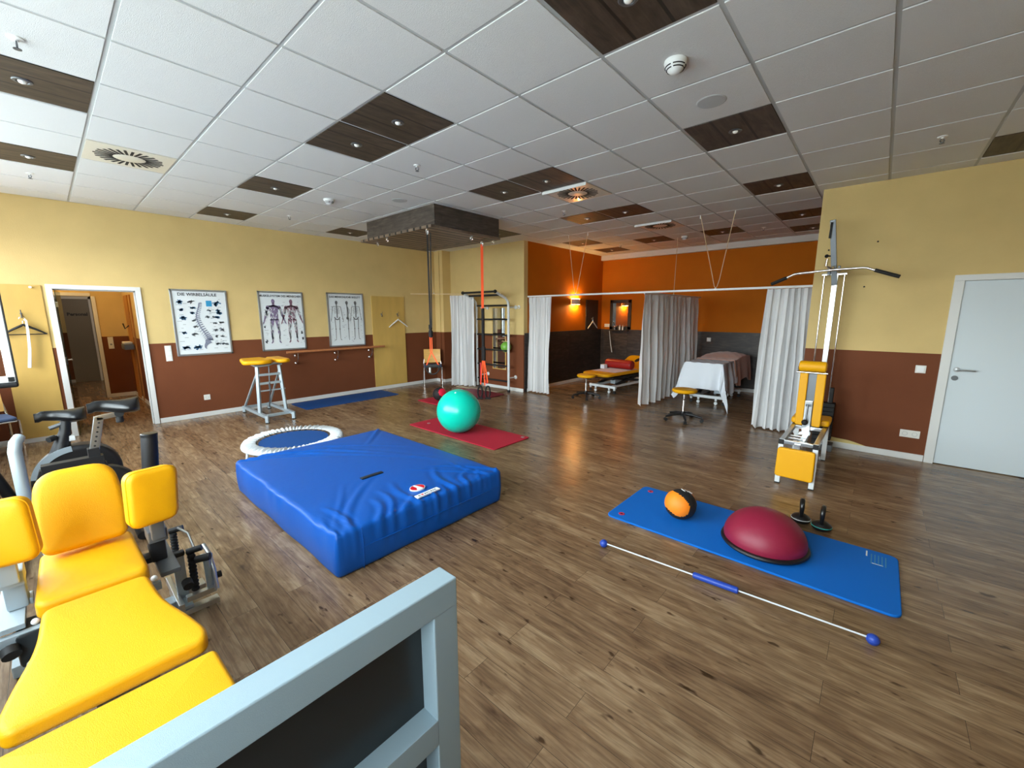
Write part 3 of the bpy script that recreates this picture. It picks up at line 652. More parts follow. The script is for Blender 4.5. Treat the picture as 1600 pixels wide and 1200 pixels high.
for cx, cy, s in ((.25, .83, .04), (.26, .55, .035), (.27, .45, .03), (.25, .33, .045), (.47, .70, .03), (.44, .6, .03), (.52, .6, .025), (.53, .5, .025), (.62, .51, .03), (.53, .39, .03), (.61, .40, .045), (.53, .29, .03), (.61, .29, .025), (.54, .17, .035), (.61, .17, .03), (.66, .16, .025)):
    b = MB()
    for k in range(6): a = random.uniform(0, PI); r = 1.25*s*random.uniform(.6, 1); stroke(b, [(cx-math.cos(a)*r, cy-math.sin(a)*r*.7), (cx+random.uniform(-.4, .4)*s, cy+random.uniform(-.4, .4)*s), (cx+math.cos(a)*r, cy+math.sin(a)*r*.6)], .013, .006, .0012, X)
    obj('small_drawing', b, M['inkgrey'], p)
b = MB()
for k in range(70):
    x = random.choice((random.uniform(.05, .16), random.uniform(.20, .29), random.uniform(.46, .52), random.uniform(.55, .62))); y = random.uniform(.07, .88); stroke(b, [(x, y), (x+random.uniform(.02, .06), y)], .005, .005, .001, X)
obj('caption_marks', b, M['inkgrey'], p)['kind'] = 'stuff'
# figures
def person_fig(b, cx, top, h, X, male=1, z=.0012):
    f = lambda x, y: (cx+x*h, top-y*h)
    ell(b, f(0, .055), .035*h, .052*h, z, X); stroke(b, [f(0, .09), f(0, .16)], .045*h, .06*h, z, X)
    stroke(b, [f(-.09, .165), f(0, .15), f(.09, .165)], .035*h, .035*h, z, X)
    stroke(b, [f(0, .15), f(0, .22), f(0, .30), f(0, .38), f(0, .46)], .19*h, .15*h, z, X)
    for s in (-1, 1):
        ell(b, f(s*.115, .185), .035*h, .04*h, z, X)
        stroke(b, [f(s*.12, .18), f(s*.15, .29), f(s*.165, .36)], .055*h, .04*h, z, X); stroke(b, [f(s*.165, .35), f(s*.19, .43), f(s*.215, .50)], .045*h, .018*h, z, X); stroke(b, [f(s*.215, .50), f(s*.235, .55)], .03*h, .012*h, z, X)
        stroke(b, [f(s*.045, .44), f(s*.06, .55), f(s*.065, .68)], .088*h, .05*h, z, X); stroke(b, [f(s*.065, .68), f(s*.075, .77), f(s*.072, .93)], .06*h, .022*h, z, X); stroke(b, [f(s*.07, .93), f(s*.10, .965)], .03*h, .02*h, z, X)
def lines_fig(b, cx, top, h, X, n, z):
    for k in range(n):
        s = random.choice((-1, 1)); q = random.choice('tlau')
        if q == 't': x, y, dx, dy = random.uniform(-.08, .08), random.uniform(.17, .42), random.uniform(-.03, .03), .05
        elif q == 'l': x, y, dx, dy = s*random.uniform(.035, .085), random.uniform(.46, .64), random.uniform(-.01, .01), .08
        elif q == 'a': x, y, dx, dy = s*random.uniform(.11, .16), random.uniform(.2, .34), s*.015, .06
        else: x, y, dx, dy = s*random.uniform(.06, .085), random.uniform(.7, .84), 0, .07
        stroke(b, [(cx+x*h, top-y*h), (cx+(x+dx/2)*h+.002, top-(y+dy/2)*h), (cx+(x+dx)*h, top-(y+dy)*h)], .006, .012, z, X)
p, X, W, Hh = poster(.82, 1.562, .988, 2.022, 'silver framed muscle chart with two figures, middle poster', 'MUSKELSYSTEM DES MENSCHEN', .048)
for cx, nm, mm in ((.235, 'front_figure', 'muscle'), (.53, 'back_figure', 'muscleb')):
    b = MB(); b2 = MB(); person_fig(b, cx, .905, .80, X); lines_fig(b2, cx, .905, .80, X, 120, .002); f = obj(nm, b, M[mm], p); o2 = obj('fibre_lines', b2, M['paper'], f); o2['kind'] = 'stuff'
b = MB()
for cx, cy, s in ((.08, .17, .035), (.68, .31, .03), (.69, .2, .025), (.07, .42, .02)):
    b = MB()
    for k in range(8): a = random.uniform(0, PI); stroke(b, [(cx-math.cos(a)*s*.7, cy-math.sin(a)*s), (cx+math.cos(a)*s*.7, cy+math.sin(a)*s)], .008, .004, .0012, X)
    obj('small_drawing', b, M['ink'], p)
b = MB()
for k in range(46): x = random.choice((random.uniform(.04, .12), random.uniform(.35, .42), random.uniform(.63, .70))); y = random.uniform(.08, .88); stroke(b, [(x, y), (x+random.uniform(.02, .05), y)], .004, .004, .001, X)
obj('caption_marks', b, M['inkgrey'], p)['kind'] = 'stuff'
p, X, W, Hh = poster(2.004, 2.756, .99, 2.037, 'silver framed skeleton chart beside the wooden coat board', 'DAS MENSCHLICHE SKELETT', .050)
def skel(b, cx, top, h, X, side=0, z=.0012):
    f = lambda x, y: (cx+x*h, top-y*h)
    ell(b, f(0, .05), .034*h, .045*h, z, X); ell(b, f(0, .085), .02*h, .02*h, z, X)
    stroke(b, [f(0, .1), f(.008, .25), f(0, .42)], .022*h, .026*h, z, X)
    if not side:
        stroke(b, [f(-.10, .15), f(0, .14), f(.10, .15)], .012*h, .012*h, z, X)
        for k in range(7): y = .17+.022*k; w = .075-.004*abs(k-3); stroke(b, [f(-w, y+.012), f(0, y-.005), f(w, y+.012)], .006*h, .006*h, z, X)
        stroke(b, [f(-.065, .40), f(-.04, .45), f(0, .46), f(.04, .45), f(.065, .40)], .03*h, .03*h, z, X)
    else: stroke(b, [f(.0, .15), f(.06, .22), f(.05, .32)], .01*h, .01*h, z, X); ell(b, f(0, .43), .03*h, .035*h, z, X)
    for s in ((-1, 1) if not side else (1,)):
        q = s*(1 if not side else .25)
        stroke(b, [f(q*.10, .15), f(q*.12, .30)], .014*h, .012*h, z, X); stroke(b, [f(q*.12, .30), f(q*.145, .44)], .012*h, .01*h, z, X); stroke(b, [f(q*.145, .44), f(q*.155, .51)], .02*h, .006*h, z, X)
        stroke(b, [f(q*.06, .45), f(q*.05, .68)], .018*h, .016*h, z, X); ell(b, f(q*.05, .69), .016*h, .016*h, z, X); stroke(b, [f(q*.05, .70), f(q*.055, .93)], .016*h, .012*h, z, X); stroke(b, [f(q*.055, .94), f(q*.09, .965)], .018*h, .012*h, z, X)
for cx, nm, sd in ((.185, 'front_skeleton', 0), (.395, 'side_skeleton', 1), (.575, 'back_skeleton', 0)):
    b = MB(); skel(b, cx, .90, .80, X, sd); obj(nm, b, M['bone'], p)
b = MB()
for k in range(60): x = random.choice((random.uniform(.05, .1), random.uniform(.27, .34), random.uniform(.45, .5), random.uniform(.66, .69))); y = random.uniform(.08, .88); stroke(b, [(x, y), (x+random.uniform(.015, .035), y)], .004, .004, .001, X)
obj('caption_marks', b, M['inkgrey'], p)['kind'] = 'stuff'

# coat boards, hooks, hangers
def coatboard(y0, y1, z0, z1, hooks, label):
    c = tag(obj('coat_board', MB().box((XL+.002, y0, z0), (XL+.018, y1, z1), .002), M['board'], loc=(XL, y0, z0)), label, 'coat rack')
    for y, z in hooks:
        b = MB(); b.lathe([(0, 0), (.012, 0), (.012, .006), (0, .006)], n=10, X=TR((XL+.018, y, z), ry=PI/2)); x = XL+.018
        b.tube([(x, y, z), (x+.035, y, z-.02), (x+.055, y, z+.045)], .005, 8); b.tube([(x, y, z-.01), (x+.02, y, z-.055), (x+.045, y, z-.05), (x+.05, y, z-.02)], .005, 8); obj('hook', b, M['greymetal'], c)
    return c
coatboard(2.94, 3.735, .075, 2.0, ((3.15, 1.63), (3.54, 1.63)), 'tall maple coat board with two hooks right of the skeleton poster')
cb = coatboard(-2.03, -1.625, .06, 1.995, ((-1.83, 1.64),), 'tall maple coat board left of the glass door')
b = MB(); b.lathe([(0, 0), (.012, 0), (.009, .03), (.014, .04), (0, .042)], n=12, X=TR((XL+.018, -1.715, 1.965), ry=PI/2)); obj('coat_peg', b, M['socket'], cb)
def hanger(c, half, drop, m, label, bar, ax='y', hook=True):
    h = thing('coat_hanger', label, 'coat hanger', c)
    def P(u, v): return (c[0], c[1]+u, c[2]+v) if ax == 'y' else (c[0]+u, c[1], c[2]+v)
    b = MB(); b.tube([P(-half, -drop), P(-half*.5, -drop*.45), P(-half*.12, -.01), P(0, .005), P(half*.12, -.01), P(half*.5, -drop*.45), P(half, -drop)], [.009, .013, .015, .016, .015, .013, .009], 10)
    obj('shoulder_bow', b, m, h)
    if bar: b = MB(); b.tube([P(-half*.98, -drop), P(half*.98, -drop)], .006, 8); obj('trouser_bar', b, m, h)
    b = MB(); b.tube([P(0, .0), P(0, .05)]+[P(.026*math.sin(a), .076-.026*math.cos(a)) for a in [PI*1.5*i/10 for i in range(11)]], .003, 8); obj('hook', b, M['chrome'], h)
hanger((XL+.06, 3.54, 1.50), .235, .155, M['white'], 'white coat hanger on the right coat board', False)
hanger((XL+.065, -1.83, 1.50), .185, .115, M['black'], 'black coat hanger with trouser bar on the left coat board', True)
b = MB(); b.tube([(XL+.075, -1.815, 1.57), (XL+.085, -1.80, 1.56), (XL+.085, -1.80, 1.45), (XL+.085, -1.815, 1.2), (XL+.085, -1.845, .97)], [.008, .010, .014, .016, .018], 10, rx=.5); tag(obj('shoehorn', b, M['sheet'], loc=(XL+.08, -1.81, 1.5)), 'long white shoehorn hanging over the black hanger', 'shoehorn')
# hand rail
hr = thing('hand_rail', 'wooden ballet-style hand rail on the brown wall under the posters', 'hand rail', (XL, 2.2, .9))
b = MB(); b.tube([(XL+.135, 1.16, .95), (XL+.135, 3.12, .95)], .022, 14); obj('rail', b, M['railwood'], hr)
for y in (1.35, 2.1, 2.83):
    b = MB(); x = XL
    for z in (.875, .735): b.lathe([(0, 0), (.032, 0), (.026, .014), (.012, .03), (0, .03)], n=16, X=TR((x, y, z), ry=PI/2))
    b.tube([(x+.02, y, .875), (x+.06, y, .885), (x+.12, y, .90), (x+.135, y, .93)], .011, 8); b.tube([(x+.02, y, .735), (x+.09, y, .77), (x+.125, y, .84), (x+.135, y, .92)], .010, 8); obj('bracket', b, M['chrome'], hr)
# switches and sockets
def wplate(name, kind, a, w, h, ax, label, holes, cat):
    c = Vector(a); b = MB()
    X = (Matrix.Translation(c) @ Euler((PI/2, 0, PI/2)).to_matrix().to_4x4()) if ax == 'x' else (Matrix.Translation(c) @ Euler((PI/2, 0, 0)).to_matrix().to_4x4())
    b.box((-w/2, -h/2, 0), (w/2, h/2, .008), .003, X=X); o = tag(obj(name, b, M['socket'], loc=a), label, cat)
    for u, v, k in holes:
        b = MB()
        if k == 's': b.box((u-.028, v-.03, .006), (u+.028, v+.03, .012), .003, X=X); obj('rocker', b, M['whitelogo'], o)
        else: b.lathe([(.021, .006), (.023, .010), (.020, .010), (.018, .003), (0, .003)], n=18, X=X @ Matrix.Translation((u, v, 0)), cap=False); q = obj('socket_well', b, M['grid'], o); b = MB(); [b.lathe([(0, .0031), (.003, .0036), (0, .004)], n=8, X=X @ Matrix.Translation((u+d, v, 0))) for d in (-.009, .009)]; obj('pin_hole', b, M['rubber'], q)
wplate('light_switch', 0, (XL, -.458, 1.045), .078, .235, 'x', 'white vertical switch plate on the left wall beside the glass door', [(0, -.075, 's'), (0, 0, 's'), (0, .075, 's')], 'switch')
wplate('power_socket', 0, (XL, -.053, .308), .085, .085, 'x', 'single white power socket low on the brown wall under the spine poster', [(0, 0, 'o')], 'socket')
wplate('light_switch', 0, (3.606, YR, 1.025), .085, .085, 'y', 'single white light switch on the brown wall left of the right door', [(0, 0, 's')], 'switch')
wplate('power_socket', 0, (3.604, YR, .293), .165, .085, 'y', 'double white power socket low on the wall left of the right door', [(-.04, 0, 'o'), (.04, 0, 'o')], 'socket')
wplate('light_switch', 0, (.44, YA-.02, 1.065), .085, .085, 'y', 'white light switch on the dark wood panelling above the draped table', [(0, 0, 's')], 'switch')
wplate('power_socket', 0, (-2.03, YA, 1.33), .21, .08, 'y', 'white triple socket plate beside the alcove mirror', [(-.065, 0, 'o'), (0, 0, 'o'), (.065, 0, 'o')], 'socket')
# ================================================================== MATS AND FLOOR THINGS
def dense_rbox(b, c, half, r, n, disp=None, X=None):
    t = bmesh.new(); c = Vector(c)
    def face(ax, sgn):
        u, v = [(1, 2), (2, 0), (0, 1)][ax]; nu, nv = n[u], n[v]; g = []
        for i in range(nu+1):
            row = []
            for j in range(nv+1):
                p = [0, 0, 0]; p[ax] = sgn*half[ax]; p[u] = -half[u]+2*half[u]*i/nu; p[v] = -half[v]+2*half[v]*j/nv; row.append(t.verts.new(p))
            g.append(row)
        for i in range(nu):
            for j in range(nv):
                q = (g[i][j], g[i+1][j], g[i+1][j+1], g[i][j+1]); t.faces.new(q if sgn > 0 else q[::-1])
    for ax in range(3):
        for s in (-1, 1): face(ax, s)
    bmesh.ops.remove_doubles(t, verts=t.verts, dist=1e-5)
    for v in t.verts:
        p = v.co.copy(); q = Vector([max(-(half[k]-r), min(half[k]-r, p[k])) for k in range(3)]); d = p-q
        nn = d.normalized() if d.length > 1e-9 else Vector((0, 0, 1)); v.co = q+nn*r
        if disp: v.co += disp(v.co.copy(), nn)
        v.co += c
    bmesh.ops.recalc_face_normals(t, faces=t.faces)
    b.merge(t, X)
# crash mat
cx0, cx1, cy0, cy1, ch = -1.085, .885, -.655, .815, .30
cm = thing('crash_mat', 'thick blue vinyl crash mat with red oval logo', 'gym mat', ((cx0+cx1)/2, (cy0+cy1)/2, 0))
WR = []
rw = random.Random(3)
def wr(p0, p1, bend, amp, w):
    p0 = Vector(p0); p1 = Vector(p1); d = p1-p0; nrm = Vector((-d.y, d.x)).normalized(); WR.append(([p0+d*(i/8)+nrm*bend*math.sin(PI*i/8) for i in range(9)], amp, w))
hx, hy = (cx1-cx0)/2, (cy1-cy0)/2
for k in range(13):                                  # folds running in from the right-hand edge
    y = -hy*.95+k*(2*hy*.95)/12+rw.uniform(-.04, .04); wr((hx, y), (hx-rw.uniform(.12, .5), y+rw.uniform(-.08, .24)), rw.uniform(-.06, .07), rw.uniform(.008, .016), rw.uniform(.014, .026))
for a, e in (((hx, -hy), (.35, -.2)), ((hx, -hy+.06), (.3, -.1)), ((hx-.05, -hy), (.25, -.32)), ((hx, hy), (.45, .35)), ((hx, hy-.08), (.4, .2)), ((-hx, -hy), (-.6, -.1)), ((-hx+.05, -hy+.1), (-.3, .1)), ((-hx, -hy+.2), (-.55, .2)), ((-hx, hy), (-.5, .3))): wr(a, e, rw.uniform(-.04, .04), rw.uniform(.009, .015), rw.uniform(.014, .022))
wr((-.75, -.25), (.25, .45), .05, .008, .03); wr((-.65, .0), (.45, .55), .04, .007, .03); wr((-.85, -.05), (-.1, .6), .05, .006, .025)
def wrinkle(x, y):
    h = 0
    for pts, amp, w in WR:
        best = 9; bi = 0
        for i, q in enumerate(pts[:-1]):
            d = pts[i+1]-q; tt = max(0, min(1, ((x-q.x)*d.x+(y-q.y)*d.y)/d.length_squared)); dd = math.hypot(x-q.x-d.x*tt, y-q.y-d.y*tt)
            if dd < best: best = dd; bi = i+tt
        if best < w*3: h += amp*(math.exp(-(best/w)**2)-.6*math.exp(-((best-w*1.5)/w)**2))*(1-bi/8)**.5
    return h
def cmdisp(p, n):
    top = max(0, n.z); e = max(abs(p.x)/hx, abs(p.y)/hy); o = Vector((0, 0, 0))
    if top > .3: o.z += wrinkle(p.x, p.y)*top + .004*math.sin(p.x*3.1+1)*math.sin(p.y*4) - .006*max(0, e-.8)*5*top
    if abs(n.z) < .8:
        s = p.y if abs(n.x) > .5 else p.x; zz = (p.z+ch/2)/ch
        q = .004*math.sin(s*9+zz*2)+(.004*math.sin(s*23+2*math.sin(s*7)) if n.x < .5 else 0)*zz**3
        if n.x > .5: q += .7*wrinkle(hx-.01, s)*max(0, zz-.25)**.7
        o += Vector((n.x, n.y, 0))*(q+.012*math.sin(PI*zz))
    if p.z < -ch/2+.004: o.z = 0
    return o
b = MB(); dense_rbox(b, ((cx0+cx1)/2, (cy0+cy1)/2, ch/2), (hx, hy, ch/2), .028, (110, 84, 18), cmdisp); obj('cover', b, M['bluevinyl'], cm, smooth=180)
def onmat(x, y): return ch+wrinkle(x-(cx0+cx1)/2, y-(cy0+cy1)/2)+.006
b = MB(); zz = .137
b.tube([(cx1+.013, cy0+.16, zz+.02), (cx1+.018, -.2, zz+.02), (cx1+.018, .4, zz+.02), (cx1+.013, cy1-.02, zz+.02)], .0035, 6); b.tube([(cx1+.004, cy0+.17, .004), (cx1+.015, cy0+.17, .1), (cx1+.015, cy0+.17, .2), (cx1-.002, cy0+.17, .285)], .003, 6); obj('side_seam', b, M['bluevinyl'], cm)
b = MB(); b.box((.165, -.105, ch-.002), (.205, .09, ch+.0075), .002); obj('grip_patch', b, M['panelblack'], cm)
lx, ly = .688, .088
b = MB(); X = Matrix.Translation((lx, ly, ch+.009)) @ Matrix.Rotation(PI/2, 4, 'Z')
def ellp(rx, ry, n=32): return [(rx*math.cos(2*PI*k/n), ry*math.sin(2*PI*k/n)) for k in range(n)]
b.prism(ellp(.062, .052), -.008, .001, X=X); lo = obj('logo_patch', b, M['whitelogo'], cm)
b = MB(); b.prism(ellp(.057, .047), 0, .0022, X=X); lr = obj('logo_red_field', b, M['redlogo'], lo)
b = MB(); b.prism([(-.010, .047), (.006, .047), (.026, -.040), (.008, -.046), (-.012, -.047), (-.030, -.038), (-.010, -.005)], .001, .0034, X=X); obj('logo_white_stroke', b, M['whitelogo'], lo)
b = MB(); X2 = Matrix.Translation((.815, .088, ch+.008)) @ Matrix.Rotation(PI/2+.04, 4, 'Z'); b.prism([(-.105, -.021), (.105, -.021), (.105, .021), (-.105, .021)], -.008, .0015, X=X2); ls = obj('label_strip', b, M['whitelogo'], cm)
b = MB()
for k, (u0, wd, hh) in enumerate(((-.085, .010, .016), (-.070, .004, .018), (-.030, .012, .014), (-.012, .010, .012), (.004, .004, .018), (.014, .004, .018), (.026, .014, .013), (.046, .012, .013), (.064, .012, .013))): b.box((u0, -hh/2-.002, .0012), (u0+wd, hh/2-.002, .0021), X=X2)
obj('label_print', b, M['ink'], ls)['kind'] = 'stuff'
b = MB(); b.box((-.058, -.010, .0012), (-.040, .008, .0022), X=X2); obj('red_mark', b, M['redlogo'], ls)

def floormat(name, x0, x1, y0, y1, th, m, label, rz=0, rad=.05, eyes=(), eyemat=None, curl=None):
    c = ((x0+x1)/2, (y0+y1)/2, 0); f = thing(name, label, 'exercise mat', c); X = Matrix.Translation(c) @ Matrix.Rotation(rz, 4, 'Z') @ Matrix.Translation((-c[0], -c[1], 0))
    b = MB(); b.prism(rpoly([(x0, y0), (x1, y0), (x1, y1), (x0, y1)], rad, 6), 0.001, th, .005, 3, X=X); obj('foam', b, m, f)
    for ex, ey in eyes:
        b = MB(); b.lathe([(.011, th-.002), (.011, th+.002), (.017, th+.0035), (.024, th+.002), (.025, th-.003)], (ex, ey, 0), 18, X=X, cap=False); b.mi = 1; b.lathe([(0, th+.0006), (.0115, th+.0006)], (ex, ey, 0), 14, X=X, cap=False); obj('eyelet', b, [eyemat, M['rubber']], f)
    return f, X
bm_, X = floormat('exercise_mat', 1.715, 3.487, 1.185, 1.935, .016, M['bluemat'], 'bright blue exercise mat under the burgundy dome', 0, .06, ((1.81, 1.275), (1.81, 1.845)), M['palered'])
b = MB(); X3 = Matrix.Translation((3.40, 1.80, .0162)) @ Matrix.Rotation(-PI/2, 4, 'Z')
for k in range(5): b.box((-.07, .02-.018*k, 0), (.075, .026-.018*k, .0006), 0, X=X3)
obj('printed_lines', b, mat('mat_print', srgb(60, 140, 190), .6), bm_)
b = MB(); b.box((-.10, -.078, 0), (-.02, -.07, .0006), 0, X=X3); b.box((.06, -.045, 0), (.068, .01, .0006), 0, X=X3); obj('printed_mark', b, M['whitelogo'], bm_)
floormat('exercise_mat', -1.86, -.10, 1.755, 2.43, .014, M['redmat'], 'red exercise mat under the turquoise gym ball', 0, .03, ((-1.68, 1.98), (-.17, 2.37)), M['steel'])
floormat('exercise_mat', -3.22, -2.3, 2.88, 3.52, .014, M['redmat'], 'small visible end of a red exercise mat behind the gym ball', 0, .03)
floormat('exercise_mat', -3.35, -2.35, 3.75, 4.4, .02, M['darkred'], 'dark crimson mat on the floor before the wall bars', 0, .05)
floormat('exercise_mat', -4.70, -4.0, 1.16, 3.0, .012, M['bluedark'], 'dark blue exercise mat lying along the poster wall', 0, .05)
# gym ball
g = thing('gym_ball', 'big turquoise gym ball on the red mat', 'exercise ball', (-.985, 1.975, .314))
b = MB(); b.sphere((-.985, 1.975, .3145), .30, 56); obj('shell', b, M['ball'], g)
b = MB(); b.lathe([(0, .004), (.012, .004), (.014, 0)], n=16, X=Matrix.Translation((-.985, 1.975, .3135)) @ Euler((.35, .2, 0)).to_matrix().to_4x4() @ Matrix.Translation((0, 0, .298))); obj('valve_plug', b, M['whitelogo'], g)
# medicine balls
def medball(c, r, m, label, rot, txt=None):
    o = thing('medicine_ball', label, 'medicine ball', c); R = Matrix.Translation(c) @ rot
    b = MB(); t = bmesh.new(); bmesh.ops.create_uvsphere(t, u_segments=48, v_segments=32, radius=r); b.merge(t, R); obj('ball_body', b, M['rubber'], o, smooth=180)
    for s in (-1, 1):
        b = MB(); t = bmesh.new(); bmesh.ops.create_uvsphere(t, u_segments=64, v_segments=40, radius=r+.0022)
        # tennis-ball like lobes on the two sides
        def keep(p):
            p = p.normalized(); th = math.atan2(p.z, p.y); rad = math.acos(max(-1, min(1, s*p.x)))
            return rad < .92+.26*math.cos(2*th+(.6 if s > 0 else .6+PI))+.18*math.cos(th-1.1)
        bmesh.ops.delete(t, geom=[f for f in t.faces if not keep(f.calc_center_median())], context='FACES'); b.merge(t, R); obj('side_panel', b, m, o, smooth=180)
    if txt:
        b = MB(); b.text(txt, .05, Matrix.Translation(c) @ Euler((-.25, .25, 0)).to_matrix().to_4x4() @ Matrix.Rotation(1.0, 4, 'Z') @ Matrix.Translation((0, -.015, r*.985)), .002, bold=.002); obj('weight_mark', b, M['whitelogo'], o)
    return o
medball((2.19, 1.515, .135), .118, M['ballorange'], 'orange and black medicine ball on the bright blue mat', Matrix.Rotation(math.radians(-106), 4, 'Z') @ Matrix.Rotation(-.25, 4, 'Y'), '1 kg')
medball((-2.86, 3.13, .142), .128, M['ballred'], 'red and black medicine ball behind the turquoise gym ball', Matrix.Rotation(math.radians(22), 4, 'Z') @ Matrix.Rotation(-.15, 4, 'Y'))
tag(obj('balance_ball', MB().sphere((-3.02, 3.86, .075), .055, 20), M['crimson'], loc=(-3.02, 3.86, .075)), 'small crimson ball on the crimson mat near the corner curtain', 'ball')
# dome trainer
bs = thing('balance_dome', 'burgundy half-ball balance trainer with black base on the blue mat', 'balance trainer', (2.775, 1.515, .016))
b = MB(); b.lathe([(0, .0), (.235, .0), (.262, .01), (.272, .024), (.268, .036), (.25, .042), (0, .042)], (2.775, 1.515, .017), 56); obj('base_plate', b, M['black'], bs)
b = MB(); b.lathe([(.252, .038)]+[(.256*math.cos(a), .042+.215*math.sin(a)) for a in [PI/2*i/18 for i in range(1, 18)]]+[(0, .257)], (2.775, 1.515, .017), 56); obj('dome', b, M['bosu'], bs, smooth=60)
# push-up handles
def pushup(c, rz, label, ring):
    o = thing('push_up_handle', label, 'push-up handle', c, 'push-up handles'); x, y, z = c
    b = MB(); b.lathe([(0, .012), (.060, .012), (.0645, .02), (.0645, .03)], c, 30); b.lathe([(0, 0.001), (.046, .001), (.05, .012), (0, .012)], c, 24); obj('turntable', b, M['black'], o)
    b = MB(); b.lathe([(.064, .0295), (.0665, .031), (.0665, .035), (.064, .036)], c, 30, cap=False); obj('ring', b, ring, o)
    b = MB(); b.lathe([(.0645, .036), (.06, .045), (.042, .060), (.025, .068), (0, .07)], c, 30, cap=False); obj('cover', b, M['black'], o)
    b = MB(); R = TR(c, rz); pts = [(-.034, 0, .055), (-.046, 0, .09)]+[(.047*math.cos(PI-PI*i/10), 0, .125+.055*math.sin(PI*i/10)) for i in range(11)]+[(.046, 0, .09), (.034, 0, .055)]; b.tube(pts, [.013]*2+[.016]*11+[.013]*2, 12, X=R); obj('grip', b, M['blackgloss'], o)
pushup((2.92, 2.122, 0), PI/2+.12, 'black push-up handle with white ring, nearer the burgundy dome', M['whitelogo']); pushup((3.056, 2.080, 0), PI/2+.02, 'black push-up handle with turquoise ring, the right one of two', M['teal'])
# swing stick
st = thing('swing_stick', 'long white vibrating rod with blue grip and end knobs', 'swing stick', (2.65, .815, .03))
A = Vector((1.93, .765, .032)); B_ = Vector((3.37, .872, .032)); d = (B_-A).normalized(); mid = (A+B_)/2
b = MB(); b.tube([A, B_], .0048, 10); obj('rod', b, M['whitemetal'], st)
b = MB(); b.tube([mid-d*.125, mid-d*.12, mid-d*.11, mid+d*.11, mid+d*.12, mid+d*.125], [.014, .019, .019, .019, .019, .014], 18); obj('grip', b, M['stickblue'], st)
for p in (A, B_):
    b = MB(); b.sphere(p-Vector((0, 0, .004)), .027, 20, (1, 1, 1)); 
    for k in range(3): b.lathe([(.0262, -.002), (.0278, 0), (.0262, .002)], n=20, X=Matrix.Translation(p-Vector((0, 0, .004))) @ Vector((1, 0, 0)).rotation_difference(d).to_matrix().to_4x4() @ Matrix.Rotation(PI*k/3, 4, 'X'), cap=False)
    obj('end_knob', b, M['stickblue'], st)
# trampoline
tc_ = (-1.635, .07, 0); R0 = .50
tr = thing('mini_trampoline', 'round mini trampoline with white skirt and blue bed', 'trampoline', tc_)
b = MB()
def trf(u, v):
    a = 2*PI*u; f = (.011*math.sin(a*66+1.5*math.sin(a*9))+.004*math.sin(a*29))*math.sin(PI*min(1, v*1.25)); pr_ = [(R0-.125, .238), (R0-.118, .247), (R0-.08, .252), (R0-.03, .252), (R0+.005, .243), (R0+.02, .22), (R0+.02, .205), (R0+.006, .196)]
    k = v*(len(pr_)-1); i = min(len(pr_)-2, int(k)); q = k-i; r = pr_[i][0]*(1-q)+pr_[i+1][0]*q; z = pr_[i][1]*(1-q)+pr_[i+1][1]*q
    return (tc_[0]+r*math.cos(a), tc_[1]+r*math.sin(a), z+f)
b.surf(trf, 432, 9); obj('skirt', b, mat('skirt_cloth', srgb(206, 210, 212), .7, bump=.3, bscale=100), tr, smooth=70)
b = MB(); b.lathe([(0, .222), (R0-.145, .222), (R0-.145, .226), (0, .226)], tc_, 64); obj('jumping_bed', b, M['bluedark'], tr)
b = MB()
for k in range(36): a = 2*PI*k/36; b.bar((tc_[0]+(R0-.15)*math.cos(a), tc_[1]+(R0-.15)*math.sin(a), .226), (tc_[0]+(R0-.06)*math.cos(a), tc_[1]+(R0-.06)*math.sin(a), .232), .02, .004)
obj('elastic_bands', b, M['rubber'], tr)
b = MB(); b.tube([(tc_[0]+(R0-.02)*math.cos(2*PI*k/48), tc_[1]+(R0-.02)*math.sin(2*PI*k/48), .222) for k in range(49)], .016, 10, cap=False); obj('rim_tube', b, M['whitemetal'], tr)
for k in range(6):
    a = 2*PI*k/6+3.73; b = MB(); x, y = tc_[0]+(R0-.02)*math.cos(a), tc_[1]+(R0-.02)*math.sin(a); b.tube([(x, y, .215), (x+.035*math.cos(a), y+.035*math.sin(a), .012)], .014, 10); x += .035*math.cos(a); y += .035*math.sin(a); l = obj('leg', b, M['whitemetal'], tr); b = MB(); b.lathe([(0, 0), (.018, 0), (.018, .025), (0, .025)], (x, y, 0), 12); obj('foot_cap', b, M['rubber'], l)

# ================================================================== YELLOW STANDING-SEAT STAND BY THE POSTERS
sg = thing('seat_stand', 'white-framed stand with split yellow saddle pad below the muscle poster', 'therapy stool', (-4.0, .55, 0))
AX0, AX1, AY0, AY1 = -4.62, -3.55, .40, .78
b = MB()
for y in (AY0, AY1):
    b.bar((AX0, y, .095), (AX1, y, .095), .045, .045); 
    for x in (AX0, AX1): b.bar((x, y, .012), (x, y, .11), .045, .045)
b.bar((AX1-.10, AY0, .095), (AX1-.10, AY1, .095), .04, .04); b.bar((AX0+.03, AY0, .095), (AX0+.03, AY1, .095), .04, .04); obj('base_frame', b, M['silver'], sg)
for y in (AY0, AY1):
    for x in (AX0, AX1): b = MB(); b.box((x-.025, y-.025, 0), (x+.025, y+.025, .014), .003); b.mi = 0; obj('foot_cap', b, M['rubber'], sg)
b = MB()
for y, q in ((AY0, .0), (AY1, -.0)):
    ym = .59+(y-.59)*.82
    b.bar((-3.85, y, .11), (-3.88, ym, .84), .042, .042); 
obj('front_upright', b, M['silver'], sg)
b = MB()
for y in (AY0, AY1): ym = .59+(y-.59)*.82; b.bar((AX0+.05, y, .11), (-3.92, ym, .72), .028, .028)
obj('rear_brace', b, M['silver'], sg)
b = MB()
for z, w in ((.70, .34), (.565, .35)): b.bar((-3.87, .59-w/2, z), (-3.87, .59+w/2, z), .035, .035)
